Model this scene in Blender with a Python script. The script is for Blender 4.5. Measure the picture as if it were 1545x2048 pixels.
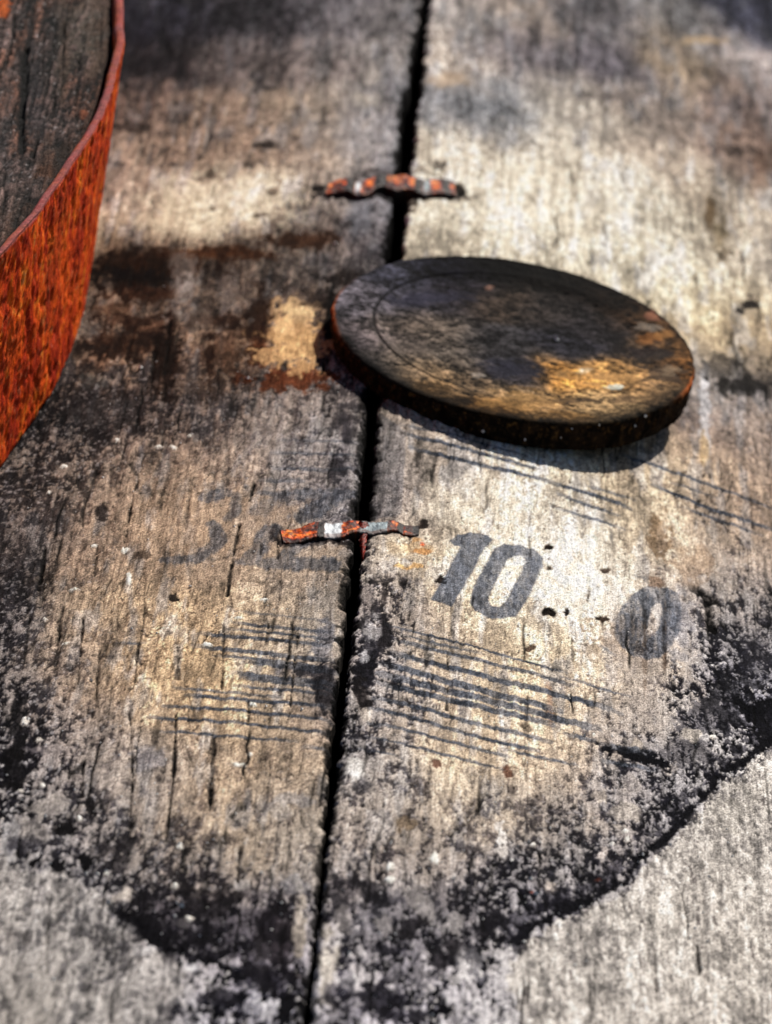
import bpy, math
import numpy as np

for o in list(bpy.data.objects): bpy.data.objects.remove(o, do_unlink=True)
sc = bpy.context.scene
col = sc.collection
R = math.radians

# ---------------------------------------------------------------- camera
cam = bpy.data.cameras.new('camera'); camo = bpy.data.objects.new('camera', cam); col.objects.link(camo)
cam.sensor_fit = 'VERTICAL'; cam.sensor_height = 36.0; cam.sensor_width = 27.0; cam.lens = 180.0
ELEV, YAW, DIST = R(26.0), R(2.6), 0.900
aim = np.array([0.0034, 0.0, 0.0])
fwd = np.array([-math.sin(YAW)*math.cos(ELEV), math.cos(YAW)*math.cos(ELEV), -math.sin(ELEV)])
camo.location = aim - fwd*DIST
camo.rotation_euler = (math.pi/2 - ELEV, 0, YAW)
cam.clip_start = 0.01; cam.clip_end = 50
cam.dof.use_dof = True
cam.dof.focus_distance = 0.868
cam.dof.aperture_fstop = 32.0
sc.camera = camo

# ---------------------------------------------------------------- daylight
SUN_EL, SUN_AZ = R(41.0), R(33.0)          # azimuth from +Y towards +X
w = bpy.data.worlds.new('World'); sc.world = w; w.use_nodes = True
nt = w.node_tree; bg = nt.nodes['Background']
sky = nt.nodes.new('ShaderNodeTexSky'); sky.sky_type = 'NISHITA'; sky.sun_disc = False
sky.sun_elevation = SUN_EL; sky.sun_rotation = SUN_AZ
nt.links.new(sky.outputs[0], bg.inputs[0]); bg.inputs[1].default_value = 0.05
sl = bpy.data.lights.new('sun', 'SUN'); sl.energy = 5.0; sl.angle = R(0.5); sl.color = (1.0, .935, .845)
so = bpy.data.objects.new('sun', sl); col.objects.link(so)
so.rotation_euler = (math.pi/2 - SUN_EL, 0, math.pi - SUN_AZ)
sc.view_settings.view_transform = 'Standard'; sc.view_settings.look = 'None'
sc.view_settings.gamma = 1; sc.view_settings.exposure = 0.2

# ---------------------------------------------------------------- measured colours and marks, some painted shade (all in millimetres on the wood)
CP_L = [[-59.4,243.7,50,50,60],[-37.6,244.7,60,58,62],[-15.7,246.5,95,92,95],[-4.8,248.0,105,102,100],[-57.1,216.4,55,50,52],[-35.7,217.4,85,78,75],[-19.7,218.5,110,102,98],[-5.8,220.4,125,122,118],[-56.6,187.3,100,85,75],[-38.9,188.1,120,105,90],[-23.2,189.0,140,125,108],[-12.8,190.2,150,142,130],[-3.5,191.6,110,112,118],[-56.7,164.9,130,115,98],[-40.3,165.7,140,120,100],[-27.0,166.4,110,95,80],[-17.8,167.2,165,150,132],[-5.6,168.9,130,130,132],[-57.3,138.1,140,125,110],[-42.3,138.8,190,178,152],[-30.3,139.4,195,185,160],[-18.3,140.4,165,150,130],[-6.3,141.9,120,122,130],[-55.6,120.2,170,155,128],[-38.9,121.0,175,160,135],[-23.1,121.9,150,135,115],[-14.3,122.8,80,65,55],[-5.4,124.0,85,85,90],[-54.2,105.3,75,50,30],[-45.5,105.7,35,20,12],[-32.8,106.2,60,45,35],[-23.1,106.9,75,65,55],[-13.4,107.9,95,92,90],[-4.7,109.1,70,65,65],[-53.6,88.3,112,98,84],[-41.2,88.9,105,90,76],[-26.8,89.6,104,90,78],[-15.4,90.7,88,72,58],[-53.7,69.5,100,78,58],[-44.3,69.9,98,68,45],[-34.9,70.3,110,95,80],[-25.5,70.9,100,72,46],[-56.6,51.2,80,66,54],[-42.7,51.8,92,74,60],[-28.9,52.5,84,66,52],[-15.0,53.7,75,65,58],[-5.8,54.9,100,92,88],[-59.2,31.4,45,38,35],[-45.6,32.0,55,46,42],[-32.0,32.6,65,55,50],[-22.9,33.2,120,105,92],[-13.9,34.1,120,112,105],[-5.7,35.2,125,118,112],[-61.0,14.4,60,52,45],[-48.5,14.9,125,108,92],[-36.9,15.5,140,120,100],[-23.5,16.3,165,142,118],[-12.8,17.3,130,120,112],[-4.8,18.4,115,112,112],[-59.7,-6.0,70,62,58],[-46.5,-5.4,140,120,100],[-33.4,-4.8,150,128,105],[-20.3,-3.8,150,132,112],[-8.1,-2.5,110,108,110],[-58.4,-25.5,75,68,65],[-46.4,-24.9,150,128,105],[-27.5,-24.0,155,132,108],[-10.4,-22.4,155,138,118],[-2.7,-21.4,120,110,100],[-56.3,-44.2,70,66,66],[-44.6,-43.7,160,138,110],[-26.1,-42.7,165,142,112],[-9.3,-41.1,165,148,125],[-1.7,-40.1,130,120,108],[-55.2,-62.3,75,72,72],[-45.3,-61.8,150,128,105],[-28.8,-61.0,175,148,112],[-12.3,-59.6,180,158,125],[-4.1,-58.6,140,135,130],[-53.3,-79.6,55,52,52],[-43.5,-79.2,130,112,95],[-27.3,-78.4,175,148,115],[-11.2,-76.9,190,165,130],[-3.1,-76.0,110,100,95],[-51.4,-96.4,40,38,40],[-41.9,-95.9,125,115,108],[-29.9,-95.4,150,140,130],[-18.0,-94.5,165,142,115],[-6.1,-93.2,160,140,115],[-49.6,-112.5,100,95,90],[-40.2,-112.1,95,90,85],[-28.5,-111.5,130,115,98],[-12.9,-110.2,150,130,105],[-3.6,-109.1,135,128,118],[-47.1,-128.0,135,130,125],[-40.2,-127.7,60,58,62],[-27.2,-127.1,110,100,90],[-15.7,-126.1,130,115,95],[-4.2,-124.9,140,130,115],[-45.5,-143.1,140,136,130],[-34.9,-142.6,130,128,125],[-25.9,-142.1,50,46,50],[-14.6,-141.1,60,54,55],[-3.3,-139.9,130,126,125],[-43.9,-157.6,135,128,120],[-32.0,-157.0,150,146,140],[-20.9,-156.3,150,145,140],[-12.0,-155.5,70,66,75],[-3.9,-154.6,60,56,65],[-40.9,-171.6,145,138,125],[-27.0,-170.9,140,136,130],[-17.6,-170.1,80,78,85],[-8.8,-169.3,130,130,135],[-3.8,-168.7,30,30,40]]
CP_R = [[6.0,252.5,150,145,140],[22.3,264.0,130,120,110],[38.9,278.5,90,88,90],[56.0,295.2,110,108,105],[73.7,313.8,60,62,75],[6.9,225.4,160,150,138],[22.9,236.5,95,90,92],[39.2,250.4,85,82,88],[55.9,266.3,140,125,105],[73.2,284.1,140,132,128],[7.9,196.7,120,122,125],[18.3,203.6,110,115,120],[34.1,216.0,165,158,145],[50.2,230.6,140,130,120],[72.6,252.6,120,105,98],[6.6,173.5,195,185,165],[29.1,189.0,195,185,165],[50.2,207.3,175,162,145],[66.6,222.9,110,95,85],[75.5,231.9,110,92,80],[5.6,146.0,190,182,162],[29.6,162.1,190,180,160],[50.2,179.5,195,188,170],[64.0,192.3,150,138,120],[71.6,199.6,175,165,148],[5.3,127.7,190,182,160],[29.9,143.9,200,192,170],[50.2,160.8,198,190,168],[64.8,174.1,140,130,110],[73.4,182.3,160,150,135],[5.9,112.9,160,150,130],[25.2,125.2,190,182,160],[50.2,145.2,200,192,168],[65.7,159.1,190,180,160],[74.1,167.1,170,162,150],[60.3,136.4,195,182,150],[72.7,147.7,190,175,145],[30.4,111.6,150,140,120],[64.1,120.0,170,150,115],[73.3,128.3,160,140,110],[61.9,99.0,150,145,140],[72.9,108.7,80,75,72],[31.0,74.3,100,92,85],[2.4,37.2,120,112,105],[8.7,40.3,180,165,145],[64.5,80.6,120,105,95],[72.4,87.4,125,112,100],[3.1,20.5,105,98,95],[11.1,24.6,185,172,152],[31.7,37.3,190,178,155],[50.1,51.1,165,148,122],[64.3,62.6,150,130,108],[72.0,69.2,140,122,105],[4.0,0.5,100,92,88],[14.4,5.8,210,198,175],[32.0,16.7,215,205,185],[50.1,29.9,185,168,140],[64.0,40.9,160,140,115],[71.6,47.2,150,128,108],[3.2,-19.6,140,130,115],[10.8,-15.9,200,180,145],[19.4,-11.2,205,190,165],[36.7,-0.1,225,215,195],[54.5,13.0,185,168,142],[68.3,23.8,160,142,125],[2.4,-38.8,105,95,90],[5.7,-37.3,95,88,85],[14.1,-33.2,200,180,150],[32.7,-22.2,215,200,175],[54.4,-6.7,150,140,130],[67.9,3.6,85,82,82],[3.3,-56.6,90,88,92],[12.2,-52.4,200,178,145],[33.0,-40.5,205,185,150],[50.0,-28.8,165,148,125],[67.6,-15.8,75,75,80],[2.5,-74.5,80,78,80],[12.9,-69.7,205,180,148],[29.2,-60.7,205,182,148],[41.6,-52.7,175,158,138],[54.2,-43.9,140,132,122],[67.2,-34.4,50,50,58],[3.3,-91.0,130,125,120],[17.5,-84.4,185,165,135],[33.5,-75.2,175,155,130],[45.8,-67.2,90,85,80],[58.4,-58.6,65,65,68],[69.3,-57.5,130,128,122],[4.1,-106.9,130,120,108],[18.1,-100.5,165,150,128],[33.8,-91.6,150,138,120],[45.9,-84.0,95,90,88],[54.9,-76.3,60,60,68],[66.5,-71.4,160,156,148],[4.9,-122.3,110,100,92],[14.8,-117.9,120,108,95],[30.2,-109.8,100,95,90],[42.0,-102.6,58,56,62],[52.3,-99.1,150,146,140],[62.1,-89.3,165,160,152],[4.2,-137.8,100,95,98],[15.4,-132.9,130,125,120],[26.7,-127.2,90,86,88],[35.1,-120.9,60,60,70],[49.9,-113.2,165,162,155],[66.0,-102.5,155,150,145],[2.0,-153.3,165,158,150],[10.8,-149.8,95,92,95],[19.6,-145.7,90,88,95],[30.8,-139.8,160,158,155],[49.9,-128.4,165,160,152],[65.7,-118.1,160,152,140],[4.2,-166.6,90,88,95],[12.8,-163.1,60,58,70],[23.8,-157.9,140,138,138],[42.3,-147.6,155,150,145],[61.5,-135.7,160,152,142]]
MO_L = [[-49.2,253.6,0.1],[-48.1,113.0,0.15],[-51.1,42.6,0.3],[-23.6,44.1,0.2],[-61.4,10.2,0.35],[-29.5,1.5,0.12],[-49.5,-19.3,0.15],[-41.7,-56.3,0.15],[-25.1,-55.4,0.08],[-56.6,-57.0,0.5],[-23.0,-81.5,0.1],[-51.2,-91.4,0.8],[-38.7,-87.5,0.3],[-44.6,-107.5,0.8],[-32.9,-106.9,0.3],[-13.3,-105.4,0.15],[-18.6,-118.6,0.25],[-26.9,-130.1,0.55],[-7.8,-128.4,0.4],[-25.6,-145.0,1.0],[-43.6,-145.9,0.5],[-30.7,-171.1,0.45],[-5.9,-157.7,1.0],[-16.0,-171.4,1.0],[-9.3,-41.1,0.2],[-13.2,23.6,0.4]]
MO_R = [[38.9,288.1,0.1],[29.6,162.1,0.1],[69.7,96.5,0.15],[31.9,22.8,0.08],[68.8,51.3,0.2],[68.1,13.6,0.5],[19.8,-24.4,0.08],[36.9,-13.6,0.08],[16.8,-62.5,0.08],[37.3,-50.2,0.3],[54.3,-38.5,0.7],[67.0,-47.1,1.0],[6.2,-84.7,0.8],[14.0,-97.7,0.2],[29.8,-89.2,0.2],[50.0,-76.3,0.7],[10.7,-113.6,0.35],[3.1,-118.4,0.45],[22.3,-109.5,0.4],[38.0,-103.5,0.7],[11.7,-137.6,1.0],[30.6,-128.1,1.0],[57.9,-111.1,0.35],[12.9,-164.5,1.0],[49.9,-144.5,0.5],[4.7,-50.6,0.9]]
LINES = [[0.74,0.8,[[5.47,-40.95],[12.84,-41.59],[21.8,-41.49],[30.03,-42.01],[35.61,-41.12]]],[1.29,0.7,[[6.96,-45.94],[15.11,-46.07],[23.69,-45.85],[34.4,-45.17],[37.36,-45.02]]],[2.0,0.8,[[7.17,-50.91],[15.29,-51.03],[25.93,-51.01],[34.48,-50.14],[42.98,-49.46]]],[2.34,0.75,[[5.7,-55.18],[15.48,-56.29],[26.05,-56.26],[34.56,-55.58]]],[2.5,0.75,[[5.47,-59.21],[15.59,-59.6],[26.12,-59.04],[34.61,-58.71],[40.77,-57.81]]],[2.12,0.8,[[5.61,-62.32],[15.7,-62.53],[26.19,-61.98],[33.32,-61.28]]],[1.4,0.8,[[4.79,-67.77],[11.76,-67.48],[20.09,-68.38],[26.83,-68.02],[33.42,-67.45]]],[1.22,0.8,[[4.15,-71.52],[10.53,-71.54],[18.83,-72.5],[26.94,-72.59],[31.36,-71.82]]],[1.03,0.75,[[4.4,-76.57],[9.34,-76.22],[17.58,-76.74],[27.04,-76.61]]],[0.85,0.7,[[4.14,-81.28],[9.56,-81.21],[19.12,-81.51],[25.93,-81.12]]],[0.85,0.7,[[26.17,-74.57],[31.4,-74.0],[37.61,-72.62]]],[0.75,0.6,[[35.13,-43.07],[41.5,-43.49],[46.59,-42.52]]],[0.92,0.6,[[7.69,-43.4],[14.44,-43.69],[21.18,-43.3]]],[0.9,0.7,[[-20.66,-47.44],[-12.21,-48.25],[-4.2,-49.26]]],[0.88,0.7,[[-22.46,-57.0],[-13.23,-58.28],[-3.04,-59.53]]],[1.03,0.7,[[-17.76,-64.59],[-11.09,-65.83],[-1.82,-66.76]]],[0.86,0.6,[[-28.12,-68.92],[-19.83,-70.03],[-10.78,-70.68]]],[0.67,0.6,[[2.65,-85.45],[8.38,-85.62],[9.84,-85.95]]],[1.41,0.9,[[36.25,-63.04],[40.48,-62.52]]],[1.97,0.9,[[42.48,-62.93],[50.15,-60.16]]],[1.32,0.8,[[42.52,-68.23],[50.72,-65.61]]],[1.3,0.7,[[42.98,-49.46],[44.92,-50.09]]],[0.73,0.4,[[-20.2,-40.96],[-4.99,-42.6]]],[1.08,0.7,[[-19.98,-45.18],[-14.13,-45.9],[-4.17,-46.71]]],[1.25,0.75,[[-25.52,-49.65],[-12.89,-50.68],[-3.64,-51.72]]],[1.59,0.7,[[-26.02,-54.04],[-20.96,-54.72],[-8.93,-56.71],[-3.03,-56.67]]],[1.75,0.7,[[-17.08,-59.03],[-10.22,-59.9],[-2.23,-60.83]]],[1.74,0.7,[[-18.86,-63.1],[-11.42,-64.46],[-1.76,-64.83]]],[1.04,0.7,[[-18.27,-67.79],[-3.53,-68.57]]],[1.2,0.8,[[-25.87,-71.38],[-19.67,-72.28],[-2.14,-72.89]]],[1.02,0.8,[[-29.22,-75.41],[-19.4,-75.88],[-2.21,-77.54]]],[1.01,0.8,[[-31.31,-79.48],[-19.09,-80.13],[-1.96,-82.1]]],[0.83,0.75,[[-28.9,-83.93],[-18.74,-84.85],[-7.17,-85.47]]],[1.16,0.7,[[-5.7,-87.14],[-1.67,-87.28]]],[0.71,0.7,[[-39.01,-53.48],[-34.38,-53.81]]],[1.06,0.35,[[-17.06,27.38],[-2.64,28.34]]],[1.25,0.4,[[-18.05,21.79],[-2.81,22.83]]],[1.44,0.5,[[-18.09,15.52],[-8.27,15.81],[-2.55,17.64]]],[1.22,0.45,[[-19.09,10.47],[-12.4,10.14]]],[1.42,0.5,[[-20.07,5.26],[-8.58,5.5]]],[0.87,0.5,[[4.72,38.3],[14.39,38.95],[28.45,37.87]]],[1.51,0.8,[[5.33,34.73],[12.26,34.53],[21.58,34.05],[30.35,33.87]]],[1.71,1,[[6.91,29.55],[17.08,29.21],[32.24,30.33]]],[1.53,1,[[32.24,30.33],[43.83,30.83],[46.22,29.91]]],[1.08,0.6,[[38.78,33.57],[47.12,34.35]]],[1.31,0.9,[[33.66,26.53],[37.85,25.8],[43.86,25.66]]],[1.06,0.6,[[32.4,20.47],[45.33,21.0]]],[1.38,0.7,[[44.75,51.51],[56.63,51.55],[73.05,51.43]]],[1.59,0.8,[[50.9,42.75],[61.2,41.6],[72.84,42.17]]],[0.9,0.5,[[54.17,46.8],[62.76,47.31]]],[1.12,0.6,[[56.53,37.87],[70.62,38.22]]],[0.97,0.5,[[47.54,3.36],[49.68,3.95]]],[0.94,0.6,[[41.37,-27.85],[43.79,-29.13]]]]
POLYS = [[0.85,0.1,[[14.8,-4.39],[15.89,-1.47],[17.88,0.66],[19.9,1.83],[21.46,1.36],[22.07,0.42],[21.23,-2.63],[20.78,-4.82],[15.97,-28.84],[12.4,-28.53],[16.88,-5.53],[15.52,-5.53]],None],[0.85,0.15,[[22.6,-2.96],[24.42,-0.15],[27.13,1.4],[29.54,1.04],[31.12,-0.99],[31.18,-4.38],[27.98,-22.18],[26.73,-26.26],[24.45,-28.88],[21.81,-29.57],[19.78,-28.55],[18.98,-26.08],[19.09,-22.33],[20.97,-11.54],[21.99,-5.62]],[[25.06,-5.65],[26.21,-3.41],[27.56,-2.93],[28.1,-4.11],[27.68,-8.19],[24.95,-21.84],[24.01,-24.62],[22.69,-25.04],[22.13,-23.16],[22.52,-18.86],[24.01,-11.23]]],[0.75,0.45,[[49.88,0.87],[53.0,2.81],[55.07,1.71],[55.4,-1.45],[55.7,-7.23],[55.15,-13.57],[53.24,-20.83],[51.54,-25.33],[49.52,-26.78],[47.17,-27.37],[45.15,-25.9],[43.96,-22.39],[44.09,-16.42],[45.43,-9.53],[46.78,-4.8],[48.15,-1.54]],[[51.08,-4.67],[51.94,-4.04],[52.27,-6.79],[51.74,-13.13],[50.71,-17.56],[50.03,-18.79],[49.52,-16.22],[49.7,-11.66],[50.21,-7.56]]],[0.35,0.2,[[0.07,42.13],[5.37,36.03],[6.03,7.52],[5.76,1.32],[0.26,-3.24]],None]]
STROKES = [[3.47,0.75,0.35,[[-28.11,2.45],[-27.02,4.01],[-25.16,4.87]]],[2.11,0.65,0.3,[[-25.16,4.87],[-23.15,3.64],[-23.19,-2.39],[-24.26,-5.73]]],[2.75,0.8,0.3,[[-26.35,-8.05],[-25.32,-12.27]]],[3.04,0.75,0.25,[[-24.93,-14.37],[-27.14,-19.3],[-28.83,-21.78]]],[2.89,0.75,0.3,[[-28.59,-21.76],[-33.01,-22.28]]],[3.69,0.5,0.35,[[-18.88,-2.55],[-17.23,1.43],[-14.43,2.55]]],[3.95,0.75,0.3,[[-14.48,3.37],[-11.03,5.97],[-4.07,6.33]]],[4.5,0.85,0.25,[[-6.4,4.9],[-9.22,-0.4],[-10.92,-3.88]]],[3.17,0.8,0.3,[[-16.09,-8.77],[-17.42,-13.72],[-18.62,-20.18]]],[3.4,0.75,0.3,[[-19.91,-21.98],[-15.89,-22.53]]],[2.38,0.8,0.25,[[-9.3,-11.22],[-11.82,-16.3],[-14.09,-21.3]]],[4.97,0.8,0.2,[[-14.49,-22.38],[-5.66,-21.32]]],[1.99,0.6,0.3,[[-18.18,4.92],[-14.63,5.84]]],[1.84,0.6,0.3,[[-18.79,10.42],[-12.53,10.8]]]]
CRACKS = [[0.27,0.8,[[-41.07,18.19],[-41.16,9.07],[-41.4,-1.11],[-41.12,-15.78]]],[0.55,0.5,[[-48.82,13.68],[-49.6,-2.89],[-49.39,-9.47]]],[0.36,0.8,[[-20.42,9.11],[-20.79,1.55]]],[0.43,1,[[-21.92,-7.36],[-22.11,-17.98],[-21.97,-35.33]]],[0.43,0.8,[[-54.74,-18.55],[-54.15,-34.6]]],[0.26,0.6,[[-45.78,-17.94],[-45.13,-29.08]]],[0.25,0.7,[[-45.65,-42.99],[-44.0,-68.83]]],[0.25,0.6,[[-35.56,-53.68],[-34.79,-67.89]]],[0.25,0.6,[[-21.73,-46.62],[-20.38,-69.21]]],[0.66,0.5,[[-28.43,-58.15],[-28.06,-65.76]]],[0.32,0.8,[[-34.75,-78.29],[-33.91,-84.04],[-32.35,-98.63],[-31.01,-119.53]]],[0.48,1,[[-20.4,-85.33],[-19.85,-97.76],[-19.34,-109.69]]],[0.32,0.9,[[-27.22,-77.86],[-26.26,-91.48],[-25.77,-100.35],[-25.25,-119.64]]],[0.46,0.8,[[-13.68,-120.82],[-13.41,-131.1]]],[0.4,0.7,[[-40.56,-94.56],[-39.6,-106.6]]],[0.25,0.7,[[-9.2,-48.26],[-9.07,-59.76],[-8.82,-78.38]]],[0.33,0.9,[[16.21,-58.39],[16.32,-66.23]]],[0.4,0.6,[[57.4,-117.54],[57.7,-126.37]]],[0.43,1,[[-14.76,-12.59],[-14.35,-20.34]]],[0.35,0.9,[[-17.53,-15.42],[-17.44,-19.3]]],[2.75,1,[[58.99,5.66],[60.86,4.35]]],[1.35,1,[[60.04,3.33],[60.34,-2.28],[60.81,-7.11]]],[0.37,0.6,[[-41.33,79.37],[-39.41,45.32]]],[0.47,0.6,[[-42.98,65.38],[-41.97,43.01]]],[0.27,0.5,[[-38.13,30.18],[-37.96,15.42]]],[0.25,0.5,[[-14.69,-36.14],[-14.1,-52.62]]],[0.25,0.5,[[-49.23,-47.57],[-48.05,-65.5]]],[0.34,0.5,[[-54.66,-44.14],[-53.7,-62.22]]],[0.26,0.5,[[-5.62,-15.99],[-5.45,-31.29]]],[0.31,0.6,[[32.44,-103.76],[32.54,-117.78]]],[0.32,0.5,[[22.44,-86.74],[22.65,-99.71]]],[0.23,0.5,[[50.7,-123.37],[50.83,-138.1]]],[0.25,0.5,[[-41.66,-56.31],[-40.46,-77.35]]],[0.26,0.4,[[-31.61,5.43],[-31.02,-10.58]]],[0.3,0.5,[[40.7,-136.97],[40.91,-151.0]]],[0.22,0.4,[[-30.18,-152.61],[-28.83,-173.46]]],[0.22,0.4,[[-41.41,-138.41],[-39.56,-161.68]]]]
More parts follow.
